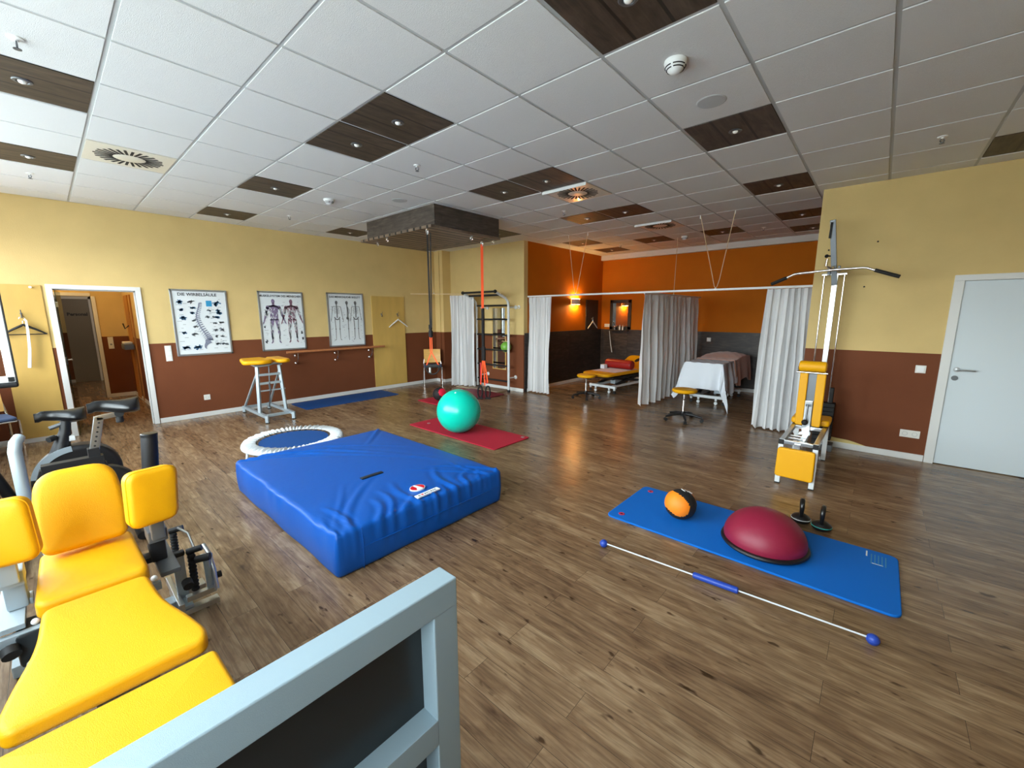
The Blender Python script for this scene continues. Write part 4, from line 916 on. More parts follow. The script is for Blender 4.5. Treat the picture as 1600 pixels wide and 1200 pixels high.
b.bar((-3.86, .42, .45), (-3.86, .80, .45), .02, .02); obj('cross_bar', b, M['silver'], sg)
b = MB(); b.bar((-3.87, .585, .44), (-3.87, .575, .575), .05, .02); b.tube([(-3.88, .60, .87), (-3.86, .575, .46)], .011, 8); b.tube([(-3.87, .585, .46), (-4.1, .62, .14)], .009, 8); obj('gas_strut', b, M['greymetal'], sg)
b = MB(); b.tube([(-3.80, .37, .855), (-3.80, .45, .845), (-3.80, .56, .85), (-3.78, .66, .885), (-3.78, .74, .885)], .014, 10); b.bar((-4.0, .42, .85), (-4.0, .75, .85), .03, .03); b.bar((-3.85, .40, .85), (-4.15, .42, .86), .03, .03); b.bar((-3.85, .77, .85), (-4.1, .76, .86), .03, .03); obj('seat_carrier', b, M['silver'], sg)
b = MB()
for y in (.575, .75): b = MB(); b.box((-3.79, y-.02, .87), (-3.745, y+.02, .905), .006); obj('knob', b, M['black'], sg)

b = MB(); b.prism(rpoly([(-4.22, .30), (-3.70, .19), (-3.60, .44), (-3.66, .60), (-3.86, .63), (-4.22, .60)], .07, 6), .885, .95, .028, 4); obj('saddle_pad', b, M['yellow'], sg)
b = MB(); b.prism(rpoly([(-4.22, .66), (-3.88, .645), (-3.68, .65), (-3.62, .76), (-3.68, .86), (-4.22, .88)], .06, 6), .885, .945, .026, 4); obj('saddle_pad', b, M['yellow'], sg)

# ================================================================== CHAIRS
def wood_chair(loc, rz, label):
    c = thing('stacking_chair', label, 'chair', loc, 'stacking chairs with blue seats'); X = TR(loc, rz)
    b = MB(); b.prism(rpoly([(-.20, -.20), (.20, -.20), (.20, .20), (-.20, .20)], .06, 5), .435, .47, .012, 3, X=X); obj('seat', b, M['seatfabric'], c)
    b = MB()
    def bk(u, v): y = -.19+.38*u; z = .50+.31*v; x = -.20-.05*v-.02*math.cos((u-.5)*PI)+.015*math.sin(v*PI); return (x, y, z)
    b.surf(bk, 16, 8, X=X, thick=.012); obj('backrest', b, M['beech'], c)
    for s in (-1, 1):
        b = MB(); b.tube([(.20, s*.2, .43), (.20, s*.2, .01)], .0125, 10, X=X); l = obj('leg', b, M['chrome'], c)
        b = MB(); b.tube([(-.17, s*.2, .43), (-.235, s*.215, .01)], .0125, 10, X=X); obj('leg', b, M['chrome'], c)
        b = MB(); b.tube([(.20, s*.2, .43), (-.17, s*.2, .43), (-.205, s*.2, .47), (-.24, s*.17, .72)], .0125, 10, X=X); obj('side_frame', b, M['chrome'], c)
    b = MB(); b.tube([(.19, -.2, .425), (.19, .2, .425)], .011, 8, X=X); obj('front_rail', b, M['chrome'], c)
    return c
a = math.atan2(-.58, .81)
wood_chair((-4.26-.2*math.cos(a), 4.08-.2*math.sin(a), 0), a, 'chrome stacking chair with beech back in the corner by the pillar')
wood_chair((-4.20, -2.235, 0), .25, 'chair with blue seat cut by the left border under the window sash')

# ================================================================== WALL BARS, CORNER CURTAIN
wb = thing('wall_bars', 'white tube climbing frame with black rungs on the back wall', 'wall bars', (-2.95, 4.6, 0))
UX = (-3.42, -2.48)
for x in UX:
    b = MB(); b.tube([(x, 4.66, .02), (x, 4.66, 1.78), (x, 4.64, 1.87), (x, 4.57, 1.94), (x, 4.28, 2.055)], .026, 14); u = obj('upright', b, M['whitemetal'], wb)
    b = MB(); b.lathe([(0, 0), (.031, 0), (.031, .05), (0, .05)], (x, 4.66, .001), 16); obj('foot_cap', b, M['rubber'], u)
    b = MB(); b.sphere((x, 4.27, 2.06), .036, 14); obj('end_cap', b, M['rubber'], u)
for z in (.223, .545, .87, 1.19, 1.513, 1.80): b = MB(); b.tube([(UX[0], 4.66, z), (UX[1], 4.66, z)], .017, 12); obj('rung', b, M['rubber'], wb)
for y, z in ((4.43, 2.0), (4.28, 2.06)): b = MB(); b.tube([(UX[0]-.02, y, z), (UX[1]+.02, y, z)], .02, 12); obj('rung', b, M['rubber'], wb)
for x in (UX[0]+.12, UX[1]):
    for z in (.30, 1.76):
        b = MB(); b.tube([(x, 4.67, z), (x+.02, YB-.01, z)], .013, 10); b.lathe([(0, 0), (.042, 0), (.036, .014), (.015, .022), (0, .022)], n=18, X=TR((x+.02, YB-.001, z), rx=PI/2)); obj('wall_bracket', b, M['whitemetal'], wb)
mr = thing('wall_mirror', 'narrow mirror on the back wall behind the wall bars', 'mirror', (-2.93, YB, 1.1))
b = MB(); b.box((-3.13, YB-.012, .43), (-2.73, YB-.001, 1.77), .003); obj('backing', b, M['board'], mr)
b = MB(); b.box((-3.11, YB-.014, .45), (-2.75, YB-.011, 1.75)); obj('glass', b, M['mirror'], mr)
gb = thing('hanging_ball', 'small green ball hanging at the wall bars', 'ball', (-2.62, 4.74, .945))
b = MB(); b.sphere((-2.63, 4.742, .94), .112, 28); obj('shell', b, M['green'], gb)
b = MB(); b.tube([(-2.70, 4.69, 1.06), (-2.62, 4.742, 1.058), (-2.54, 4.742, 1.06)], .006, 6); b.tube([(-2.62, 4.755, 1.03), (-2.62, 4.69, 1.19)], .004, 6); obj('hanging_net', b, M['cord'], gb)
for x, l in ((-2.36, 'white ring hook on the back wall right of the wall bars'), (-3.27, 'white ring hook on the back wall seen through the wall bars')):
    b = MB(); b.lathe([(0, 0), (.02, 0), (.018, .012), (0, .012)], n=14, X=TR((x, YB-.001, 1.78), rx=PI/2)); b.tube([(x+.03*math.sin(a), YB-.02, 1.765+.03*math.cos(a)) for a in [2*PI*i/14 for i in range(15)]], .007, 8, cap=False); tag(obj('ring_hook', b, M['whitemetal'], loc=(x, YB, 1.78)), l, 'hook', 'white ring hooks')
b = MB(); b.prism(rpoly([(-3.82, 4.36), (-2.62, 4.44), (-2.62, 4.80), (-3.82, 4.72)], .02), .0, .028, .004, 2); tag(obj('floor_board', b, mat('beige_board', srgb(164, 146, 124), .5, var=.1), loc=(-3.2, 4.58, 0)), 'flat beige board on the floor under the corner curtain', 'board')

def curtain(name, P0, P1, z0, z1, folds, amp, label, bulge=0, seed=1, lean=0):
    P0 = Vector((*P0, 0)); P1 = Vector((*P1, 0)); d = P1-P0; L = d.length; d.normalize(); n = Vector((-d.y, d.x, 0)); rr = random.Random(seed); ph = [rr.uniform(0, 6) for _ in range(6)]
    c = thing(name, label, 'curtain', (*(P0+d*L/2).xy, z0), 'white cubicle curtains')
    def fn(u, v):
        k = 1-v; a = u*folds*2*PI+.9*math.sin(u*5+ph[0])+.5*math.sin(v*4+u*9+ph[1])
        w = amp*(.35+.65*min(1, k*1.6))*(1+.3*math.sin(u*11+ph[2])); s = u*L*(1+lean*k*.0)+.012*math.sin(a*2+ph[3])
        off = w*(math.sin(a)+.25*math.sin(2.3*a+ph[4]))+.012*math.sin(v*18+u*40)*(.3 if k > .06 else 1)
        p = P0+d*s+n*(off+bulge*k*math.sin(PI*u))+d*lean*k*(u-.5)
        return (p.x, p.y, z0+(z1-z0)*v+.006*math.sin(a)*k)
    b = MB(); b.surf(fn, int(folds*16), 26, thick=.003); obj('cloth', b, M['curtain'], c, smooth=80)
    b = MB()
    for i in range(int(folds)+1):
        p = P0+d*(L*i/int(folds)); b.lathe([(0, 0), (.007, 0), (.007, .006), (0, .006)], (p.x, p.y, z1-.003), 8)
    obj('gliders', b, M['white'], c); return c
def rail(p0, p1, label, th=.03, m='white'):
    b = MB(); b.bar(p0, p1, th*.87, th, bev=.005*th/.03); return tag(obj('curtain_rail', b, M[m], loc=p0), label, 'curtain rail')
rail((XL, 3.93, 2.075), (-3.05, 4.64, 2.035), 'thin rail running from the poster wall to the corner curtain', .016, 'cord')
curtain('cubicle_curtain', (-3.88, 4.325), (-3.36, 4.55), .045, 2.022, 5, .055, 'white curtain in the far corner left of the wall bars', seed=2)
FY = 4.97
rail((XA+.01, FY, 1.975), (2.53, FY-.02, 1.975), 'long white curtain rail across the front of the orange alcove')
rail((.245, FY+.02, 1.968), (.245, 7.85, 1.968), 'curtain rail running back into the alcove over the middle curtain')
curtain('cubicle_curtain', (XA+.03, FY), (-1.66, FY+.0), .03, 1.955, 6, .05, 'narrow white curtain at the left end of the orange alcove', seed=4)
curtain('cubicle_curtain', (.235, FY+.05), (.235, 7.72), .05, 1.95, 11, .075, 'long white curtain dividing the two alcove cubicles', seed=5)
curtain('cubicle_curtain', (2.02, FY-.0), (2.50, FY-.02), .02, 1.955, 6, .055, 'white curtain at the right end of the alcove by the door wall', seed=9, lean=.12)
def cords(pa, pb, low, label, two=True):
    c = thing('rail_cord', label, 'cord', pa)
    b = MB(); pts = [Vector(pa), Vector(low)+Vector((-.045, 0, .13)), Vector(low)+Vector((-.02, 0, .03)), Vector(low)+Vector((0, 0, .004)), Vector(low)+Vector((.02, 0, .03)), Vector(low)+Vector((.045, 0, .13)), Vector(pb)] if two else [Vector(pa), Vector(low)]
    b.tube(pts, .005, 6); obj('cord', b, M['cord'], c)
    b = MB(); 
    for p in ((pa, pb) if two else (pa,)): b.tube([Vector(p)+Vector((0, 0, .002)), Vector(p)-Vector((0, 0, .05))], .007, 8)
    b.sphere(low, .012, 8); obj('fitting', b, M['white'], c)
cords((-1.30, 5.03, H), (-.89, 5.03, H), (-1.08, FY, 1.995), 'pair of thin cords holding the rail in front of the wall lamp')
cords((1.05, 5.0, H), (1.52, 5.0, H), (1.345, FY, 1.995), 'thin V-shaped cords holding the rail above the draped table')
cords((.12, 6.65, H), (.2, 6.9, H), (.245, 6.28, 1.985), 'single thin cord rising from the middle rail', False)
cords((-4.45, 4.2, H), (-4.45, 4.2, H), (-4.25, 4.16, 2.08), 'thin white cord holding the corner curtain rail', False)
# ================================================================== ALCOVE
def rolling_stool(c, label, seatz, rz):
    s = thing('rolling_stool', label, 'stool', (*c, 0), 'rolling stools with yellow seats'); x, y = c
    b = MB(); b.lathe([(0, seatz-.055), (.16, seatz-.055), (.178, seatz-.04), (.182, seatz-.02), (.172, seatz-.004), (.14, seatz+.003), (0, seatz+.005)], (x, y, 0), 40); obj('seat', b, M['yellow'], s)
    b = MB(); b.lathe([(0, .1), (.024, .1), (.024, seatz-.17), (.015, seatz-.16), (.015, seatz-.075), (0, seatz-.075)], (x, y, 0), 18); obj('column', b, M['chrome'], s)
    b = MB(); b.lathe([(0, seatz-.078), (.07, seatz-.078), (.07, seatz-.052), (0, seatz-.052)], (x, y, 0), 20); b.tube([(x, y, seatz-.09), (x+.14, y-.04, seatz-.085)], .006, 6); obj('seat_mount', b, M['black'], s)
    b = MB(); b.lathe([(0, .065), (.04, .07), (.04, .12), (.03, .145), (0, .145)], (x, y, 0), 18)
    for k in range(5): a = rz+2*PI*k/5; b.tube([(x, y, .105), (x+.13*math.cos(a), y+.13*math.sin(a), .10), (x+.27*math.cos(a), y+.27*math.sin(a), .068)], [.024, .022, .016], 10)
    obj('star_base', b, M['black'], s)
    for k in range(5):
        a = rz+2*PI*k/5; px, py = x+.27*math.cos(a), y+.27*math.sin(a); b = MB(); b.tube([(px-.022*math.sin(a), py+.022*math.cos(a), .025), (px-.006*math.sin(a), py+.006*math.cos(a), .025)], .0245, 16); b.tube([(px+.022*math.sin(a), py-.022*math.cos(a), .025), (px+.006*math.sin(a), py-.006*math.cos(a), .025)], .0245, 16); b.tube([(px, py, .02), (px, py, .07)], .006, 8); obj('caster', b, M['rubber'], s)
rolling_stool((-.95, 5.22), 'yellow-seated rolling stool before the left treatment table', .468, .3)
rolling_stool((1.09, 4.72), 'yellow-seated rolling stool before the draped right table', .495, .15)
def table_base(root, X, w, L, ztop):
    b = MB()
    for y in (.35, L-.35):
        b.bar((-w/2, y, .135), (w/2, y, .135), .05, .05, X=X)
        for x in (-w/2+.03, -w/2+.16, w/2-.16, w/2-.03): b.bar((x, y, .11), (x, y, .07), .035, .035, up=(0, 1, 0), X=X)
    for x in (-w/2+.12, w/2-.12): b.bar((x, .35, .135), (x, L-.35, .135), .045, .045, X=X)
    obj('base_frame', b, M['whitemetal'], root)
    for y in (.35, L-.35):
        for x in (-w/2+.03, -w/2+.16, w/2-.16, w/2-.03):
            b = MB(); b.tube([(x, y-.014, .03), (x, y+.014, .03)], .029, 14, X=X); obj('caster', b, M['whitemetal'] if abs(x) < w/2-.1 else M['rubber'], root)
    b = MB()
    for s in (-1, 1):
        b.bar((s*(w/2-.12), .5, .16), (s*(w/2-.12), L-.5, ztop-.14), .04, .05, X=X); b.bar((s*(w/2-.15), L-.5, .16), (s*(w/2-.15), .5, ztop-.14), .04, .05, X=X)
    b.box((-w/2+.05, .3, ztop-.15), (w/2-.05, L-.3, ztop-.10), .006, X=X); obj('lift_scissor', b, M['black'], root)
    b = MB(); b.box((.05, .55, .17), (.17, .75, ztop-.17), .01, X=X); obj('lift_motor', b, M['silver'], root)
# left table
tl = thing('treatment_table', 'low yellow treatment table with raised head end in the left cubicle', 'treatment table', (-1.05, 5.62, 0)); Xt = TR((-1.05, 5.62, 0), -.12)
table_base(tl, Xt, .66, 1.95, .44)
b = MB(); b.prism(rpoly([(-.33, 0), (.33, 0), (.33, 1.32), (-.33, 1.32)], [.2, .2, .05, .05], 8), .37, .435, .022, 4, X=Xt); obj('main_pad', b, M['yellow'], tl)
b = MB(); Xh = Xt @ Matrix.Translation((0, 1.34, .40)) @ Matrix.Rotation(.42, 4, 'X'); b.prism(rpoly([(-.33, 0), (.33, 0), (.33, .58), (-.33, .58)], [.05, .05, .12, .12], 6), -.03, .035, .022, 4, X=Xh); hp = obj('head_pad', b, M['yellow'], tl)
b = MB(); b.prism(ellp(.055, .09), .034, .037, X=Xh @ Matrix.Translation((0, .36, 0))); obj('face_hole', b, M['rubber'], hp)
rl = thing('bolster_roll', 'dark red bolster roll lying across the left treatment table', 'bolster', (-1.0, 6.52, .53))
a0 = Xt @ Vector((-.34, .95, .545)); a1 = Xt @ Vector((.32, .95, .545)); dd = (a1-a0).normalized()
b = MB(); b.tube([a0, a0+dd*.012, a0+dd*.03, a1-dd*.03, a1-dd*.012, a1], [.07, .092, .1, .1, .092, .07], 30); obj('cover', b, M['redroll'], rl)
b = MB(); b.box((-.28, .35, .436), (.3, 1.2, .442), .002, X=Xt); tag(obj('towel', b, M['blanket'], loc=Xt @ Vector((0, .8, .437))), 'pale pink towel under the dark red roll', 'towel')
b = MB(); b.box((-.345, .72, .437), (-.24, .84, .53), .01, X=Xt); tag(obj('tissue_box', b, M['sheet'], loc=Xt @ Vector((-.29, .78, .44))), 'small white box at the left end of the red roll', 'box')
# right table with drapes
tx0, tx1, ty0, ty1, tz = .70, 1.30, 5.86, 7.62, .775
tt = thing('treatment_table', 'white-framed treatment table under a white sheet in the right cubicle', 'treatment table', (1.0, 6.7, 0)); Xr = TR((1.0, ty0, 0))
table_base(tt, Xr, .62, 1.75, .72)
b = MB(); b.prism(rpoly([(-.29, .02), (.29, .02), (.29, 1.74), (-.29, 1.74)], .05, 5), .70, .758, .02, 3, X=Xr); obj('main_pad', b, M['yellow'], tt)
def drape(b, x0, x1, y0, y1, zt, hx0, hx1, hy, top, nu=70, nv=80, seed=1, th=.004, ripple=.03, backdrop=0):
    rr = random.Random(seed); ph = [rr.uniform(0, 6) for _ in range(5)]; W = x1-x0
    def fn(u, v):
        a = -hx0(v)+(W+hx0(v)+hx1(v))*u; q = -hy(u)+(y1-y0+hy(u))*v
        ox = -a if a < 0 else (a-W if a > W else 0); sx = -1 if a < 0 else 1; oy = -q if q < 0 else 0
        x = x0+min(max(a, 0), W); y = y0+max(q, 0); dr = math.hypot(ox, oy)
        if dr > 0:
            nx, ny = (sx*ox/dr, -oy/dr); both = min(ox, oy)/max(1e-6, max(ox, oy)); s = q if ox > oy else a
            fl = .012+dr*(.065+.24*both)+ripple*min(1, dr*3)*(math.sin(s*17+ph[0]+2*math.sin(s*5+ph[1]))*.5+.5)*(1-both*.5)
            x += nx*fl; y += ny*fl
        z = zt(x, y) - max(0, dr-.012)*(.98) - .0 
        return (x, y, z+.003*math.sin(x*40+y*23))
    b.surf(fn, nu, nv, thick=th)
b = MB(); drape(b, tx0, tx1, ty0-.012, 6.62, lambda x, y: tz+.012, lambda v: .40+.06*math.sin(v*9), lambda v: .50+.11*math.sin(v*9+2.0), lambda u: .47+.08*abs(u-.5)**2*4+.06*max(0, u-.7)*3, None, seed=3, ripple=.06)
tag(obj('bed_sheet', b, M['sheet'], loc=(1.0, 6.3, tz), smooth=70), 'white sheet draped over the near end of the right treatment table', 'sheet')
b = MB(); drape(b, tx0-.01, tx1+.02, 6.50, ty1+.03, lambda x, y: tz+.022+.085*math.exp(-((y-7.2)/.38)**4)*(1-.6*((x-1.0)/.32)**2), lambda v: .30+.03*math.sin(v*7), lambda v: .46+.05*math.sin(v*8), lambda u: .0, None, seed=8, ripple=.035, th=.012)
tag(obj('blanket', b, M['blanket'], loc=(1.0, 7.2, tz), smooth=70), 'brown fleece blanket over the far end of the draped table', 'blanket')
# wall lamp
sc = thing('wall_lamp', 'lit half-round wall lamp glowing on the orange wall', 'wall lamp', (XA, 6.72, 1.905))
b = MB(); b.surf(lambda u, v: (XA+.004+.115*math.sin(PI*u), 6.72-.145*math.cos(PI*u), 1.845+.12*v), 24, 2, thick=.006); obj('shade', b, mat('shade_ceramic', srgb(214, 206, 196), .6), sc)
b = MB()
for z in (1.842, 1.968): b.surf(lambda u, v: (XA+.004+(.098+.014*v)*math.sin(PI*u), 6.72-(.128+.014*v)*math.cos(PI*u), z), 20, 1, thick=.004)
obj('glow_rim', b, M['glow'], sc)
b = MB(); b.sphere((XA+.05, 6.72, 1.905), .026, 16); obj('bulb', b, emitmat('bulb_glow', (1, .6, .2), 25), sc)
l = bpy.data.lights.new('wall_lamp_light', 'POINT'); l.energy = 11; l.color = (1, .56, .16); l.shadow_soft_size = .02; lo_ = bpy.data.objects.new('wall_lamp_light', l); COL.objects.link(lo_); lo_.location = (XA+.055, 6.72, 1.95)
l2 = l.copy(); lo2 = bpy.data.objects.new('wall_lamp_light', l2); COL.objects.link(lo2); lo2.location = (XA+.055, 6.72, 1.86)
ab = tag(obj('coat_board', MB().box((XA+.001, 7.22, 1.236), (XA+.02, 7.79, 1.965), .002), M['darkframe'], loc=(XA, 7.22, 1.24)), 'dark wooden coat board in the far left corner of the alcove', 'coat rack')
b = MB(); b.tube([(XA+.02, 7.47, 1.52), (XA+.06, 7.47, 1.47), (XA+.075, 7.47, 1.54)], .006, 8); obj('hook', b, M['greymetal'], ab)
hanger((XA+.065, 7.47, 1.425), .225, .155, M['white'], 'white coat hanger on the dark board in the alcove', False)
am = thing('framed_mirror', 'dark-framed mirror on the orange back wall reflecting the lamp', 'mirror', (-1.7, YA, 1.6))
b = MB(); 
for q in ((-1.98, -1.90, 1.236, 1.97), (-1.49, -1.41, 1.236, 1.97), (-1.98, -1.41, 1.89, 1.97), (-1.98, -1.41, 1.236, 1.31)): b.box((q[0], YA-.03, q[2]), (q[1], YA-.001, q[3]), .003)
obj('frame', b, M['darkframe'], am)
b = MB(); b.box((-1.905, YA-.014, 1.305), (-1.485, YA-.008, 1.895)); obj('glass', b, M['mirror'], am)
b = MB(); b.box((-1.93, YA-.15, 1.205), (-1.44, YA-.021, 1.225), .003); tag(obj('mirror_shelf', b, M['darkframe'], loc=(-1.7, YA, 1.21)), 'small dark shelf under the alcove mirror', 'shelf')
for x, h, r, m, l in ((-1.80, .10, .028, 'greymetal', 'small grey bottle on the mirror shelf, left one'), (-1.66, .12, .022, 'white', 'slim pale bottle in the middle of the mirror shelf'), (-1.58, .11, .020, 'socket', 'pale bottle at the right of the mirror shelf')):
    o = thing('bottle', l, 'bottle', (x, YA-.09, 1.226), 'bottles on the mirror shelf'); b = MB(); b.lathe([(0, 0), (r, 0), (r, h*.6), (r*.5, h*.75), (r*.4, h*.8), (0, h*.8)], (x, YA-.09, 1.226), 16); obj('flask', b, M[m], o); b = MB(); b.lathe([(r*.45, h*.8), (r*.45, h), (0, h)], (x, YA-.09, 1.226), 12); obj('cap', b, M['white'], o)
b = MB(); b.tube([(-1.90, YA-.17, 1.20), (-1.885, YA-.16, 1.05), (-1.86, YA-.15, .85), (-1.82, YA-.15, .66)], [.010, .014, .018, .020], 10, rx=.5); tag(obj('shoehorn', b, M['sheet'], loc=(-1.88, YA-.15, 1.2)), 'long pale shoehorn hanging below the alcove mirror', 'shoehorn')

# ================================================================== LAT PULL MACHINE
lm = thing('lat_pull_machine', 'yellow-padded lat pull machine with steel column on the right wall', 'exercise machine', (2.77, 3.4, 0))
fx0, fx1, fy0, fy1, fz = 2.635, 2.905, 2.905, 3.95, .42
b = MB()
for x in (fx0, fx1): b.bar((x, fy0, fz), (x, fy1, fz), .04, .04)
for y in (fy0, 3.62, fy1): b.bar((fx0, y, fz), (fx1, y, fz), .035, .035)
b.bar((2.77, 3.62, .10), (2.77, 4.45, .10), .06, .05); b.bar((2.77, fy0+.02, fz-.05), (2.77, 3.62, fz-.05), .05, .04); b.bar((2.66, 3.1, fz-.01), (2.78, 3.1, fz-.01), .02, .02); b.bar((2.66, 3.25, fz-.02), (2.80, 3.25, fz-.02), .02, .02); b.bar((2.77, 3.62, .08), (2.77, 3.62, fz), .05, .05)
obj('bench_frame', b, M['steel'], lm)
b = MB()
for x in (fx0, fx1):
    b.box((x-.022, fy0-.026, fz-.025), (x+.022, fy0-.016, fz+.023), .003)
obj('tube_cap', b, M['rubber'], lm)
for x in (fx0, fx1):
    for y in (fy0, fy1):
        b = MB(); b.bar((x, y, .012), (x, y, fz-.02), .042, .042, up=(0, 1, 0)); g_ = obj('leg', b, M['whitemetal'], lm); b = MB(); b.box((x-.022, y-.022, 0), (x+.022, y+.022, .012), .002); obj('foot_cap', b, M['rubber'], g_)
b = MB(); X = Matrix.Translation((2.765, fy0-.028, 0)) @ Euler((PI/2, 0, 0)).to_matrix().to_4x4(); b.prism(rpoly([(-.152, .09), (.15, .085), (.148, .375), (-.146, .375)], .03, 5), 0, .045, .012, 4, X=X); obj('shin_pad', b, M['yellow'], lm)
b = MB(); b.box((2.74, fy0-.03, .36), (2.79, fy0+.01, fz), .004); obj('pad_bracket', b, M['steel'], lm)
for x0, x1 in ((2.645, 2.718), (2.79, 2.868)): b = MB(); b.prism(rpoly([(x0, .45), (x1, .45), (x1, 1.03), (x0, 1.03)], .022, 4), 0, .06, .010, 4, X=Matrix.Translation((0, 3.64, 0)) @ Euler((PI/2, 0, 0)).to_matrix().to_4x4()); obj('back_pad', b, M['yellow'], lm)
b = MB(); b.box((2.715, 3.61, .40), (2.795, 3.63, 1.06), .004); obj('back_plate', b, M['greymetal'], lm)
b = MB(); b.box((2.712, 3.585, .36), (2.785, 3.612, .72), .006); b.box((2.70, 3.45, .36), (2.80, 3.60, .385), .005); obj('adjuster_plate', b, M['steel'], lm)
b = MB(); b.tube([(2.735, 3.575, .67), (2.745, 3.57, .68), (2.74, 3.545, .5)], .007, 8); b.box((2.725, 3.578, .66), (2.775, 3.586, .69), .002); lv = obj('lever', b, M['greymetal'], lm); b = MB(); b.sphere((2.738, 3.535, .495), .03, 16); obj('knob', b, M['rubber'], lv)
b = MB(); b.tube([(2.628, 3.58, 1.085), (2.635, 3.58, 1.085), (2.645, 3.58, 1.085), (2.85, 3.58, 1.085), (2.86, 3.58, 1.085), (2.868, 3.58, 1.085)], [.03, .05, .056, .056, .05, .03], 24); obj('roller_pad', b, M['yellow'], lm)
b = MB(); b.tube([(2.615, 3.575, 1.02), (2.88, 3.575, 1.02)], .011, 10); b.bar((2.63, 3.6, 1.02), (2.63, 3.6, 1.08), .02); obj('roller_bar', b, M['chrome'], lm)
b = MB(); b.prism(rpoly([(2.60, 3.66), (2.94, 3.66), (2.94, 3.98), (2.60, 3.98)], .04, 5), .445, .51, .02, 4); obj('seat_pad', b, M['yellow'], lm)
b = MB(); b.bar((2.775, 4.45, .0), (2.775, 4.45, 2.09), .05, .05, up=(0, 1, 0)); obj('column', b, M['steel'], lm)
for x in (2.672, 2.858):
    b = MB(); b.tube([(x, 4.45, .12), (x, 4.45, 2.07)], .008, 10); obj('guide_rod', b, M['chrome'], lm)
b = MB(); b.box((2.65, 4.42, 2.06), (2.88, 4.48, 2.085), .004); b.box((2.65, 4.40, .08), (2.88, 4.50, .12), .004); obj('rod_bracket', b, M['chrome'], lm)
b = MB()
for k in range(9): b.box((2.665, 4.385, .13+k*.05), (2.925, 4.515, .175+k*.05), .005)
b.box((2.86, 4.40, .58), (2.90, 4.47, .76), .008); b.tube([(2.775, 4.40, .58), (2.775, 4.40, .64)], .02, 10); obj('weight_stack', b, M['rubber'], lm)
b = MB(); b.box((2.60, 4.36, 0.001), (2.95, 4.55, .08), .006); obj('foot_plate', b, M['greymetal'], lm)
b = MB(); p0 = Vector((2.775, 4.43, 1.95)); p1 = Vector((2.700, 4.31, 2.655)); b.bar(p0, p1, .052, .05, up=(0, -1, 0)); b.box((2.79, 4.38, 2.10), (2.815, 4.46, 2.16), .004); b.box((2.70, 4.38, 2.06), (2.73, 4.44, 2.14), .004); br = obj('top_bracket', b, M['greymetal'], lm)
b = MB(); b.bar(p1+Vector((-.008, -.026, -.20)), p1+Vector((-.003, -.026, -.03)), .022, .008, up=(0, -1, 0)); obj('pulley_slot', b, M['rubber'], br)
b = MB(); b.sphere((2.68, 4.34, 2.27), .02, 12); b.tube([(2.68, 4.34, 2.27), (2.72, 4.36, 2.27)], .008, 8); obj('lock_knob', b, M['rubber'], br)
b = MB(); b.tube([(2.70, 4.30, 2.15), (2.745, 4.33, 2.12)], .012, 8); b.tube([(2.686, 4.33, 2.16), (2.69, 4.33, 2.24)], .014, 10); obj('snap_hook', b, M['chrome'], br)
lb = [Vector(q) for q in ((2.193, 4.2, 1.976), (2.34, 4.2, 2.042), (2.37, 4.2, 2.058), (2.408, 4.2, 2.076), (2.45, 4.2, 2.084), (2.766, 4.2, 2.104), (3.01, 4.2, 2.108), (3.05, 4.2, 2.104), (3.116, 4.2, 2.077), (3.312, 4.2, 2.0))]
b = MB(); b.tube(lb, .013, 12); b.tube([(2.766, 4.2, 2.104), (2.755, 4.27, 2.14), (2.76, 4.36, 2.16)], .008, 8); obj('lat_bar', b, M['chrome'], lm)
for i, j in ((0, 1), (9, 8)): b = MB(); d = (lb[j]-lb[i]).normalized(); b.tube([lb[i]-d*.008, lb[i]-d*.004, lb[j]], [.014, .019, .019], 14); obj('bar_grip', b, M['rubber'], lm)

# ================================================================== EXERCISE BIKES
def saddle(b, c, L=.27, W=.23, dirn=-1, X=None):
    n = 14; t = bmesh.new(); rings = []
    for i in range(n+1):
        u = i/n; w = W/2*(.22+.78*max(0, min(1, (u-.28)/.42))**1.3)*(1-.5*max(0, (u-.85)/.15)**2); y = dirn*(L*.58-L*u); zz = .012*math.cos(u*PI*1.3)-.012*(u < .1)
        h = .042+.022*u; rr = []
        for k in range(12):
            a = 2*PI*k/12; rr.append(t.verts.new((c[0]+w*math.cos(a), c[1]+y, c[2]+zz+h*(math.sin(a) if math.sin(a) > 0 else .7*math.sin(a)))))
        rings.append(rr)
    for a, q in zip(rings, rings[1:]):
        for k in range(12): t.faces.new((a[k], a[(k+1) % 12], q[(k+1) % 12], q[k]))
    t.faces.new(rings[0]); t.faces.new(rings[-1]); bmesh.ops.recalc_face_normals(t, faces=t.faces); bmesh.ops.subdivide_edges(t, edges=[], cuts=1); b.merge(t, X)
bk = thing('exercise_bike', 'black exercise bike with grey-striped housing, the farther of two', 'exercise bike', (-1.6, -1.65, 0)); x = -1.6
b = MB(); X = Matrix.Translation((x, -1.625, .33)) @ Euler((PI/2, 0, PI/2)).to_matrix().to_4x4(); b.prism([(.265*math.cos(2*PI*k/40)*(1.0), .255*math.sin(2*PI*k/40)+.02*math.cos(2*PI*k/40)) for k in range(40)], -.085, .085, .03, 4, X=X); obj('housing', b, M['black'], bk)
b = MB(); b.surf(lambda u, v: (x+.088, -1.625-.262*math.cos(.15+1.35*u)*(1+.0*v)+.05*v*math.cos(.15+1.35*u), .335+(.258-.045*v)*math.sin(.15+1.35*u)), 18, 3, thick=.004); obj('stripe', b, M['silver'], bk)
b = MB(); b.tube([(x, -1.70, .52), (x, -1.69, .60), (x, -1.66, .70), (x, -1.645, .79)], [.075, .05, .036, .03], 14); obj('seat_post', b, M['black'], bk)
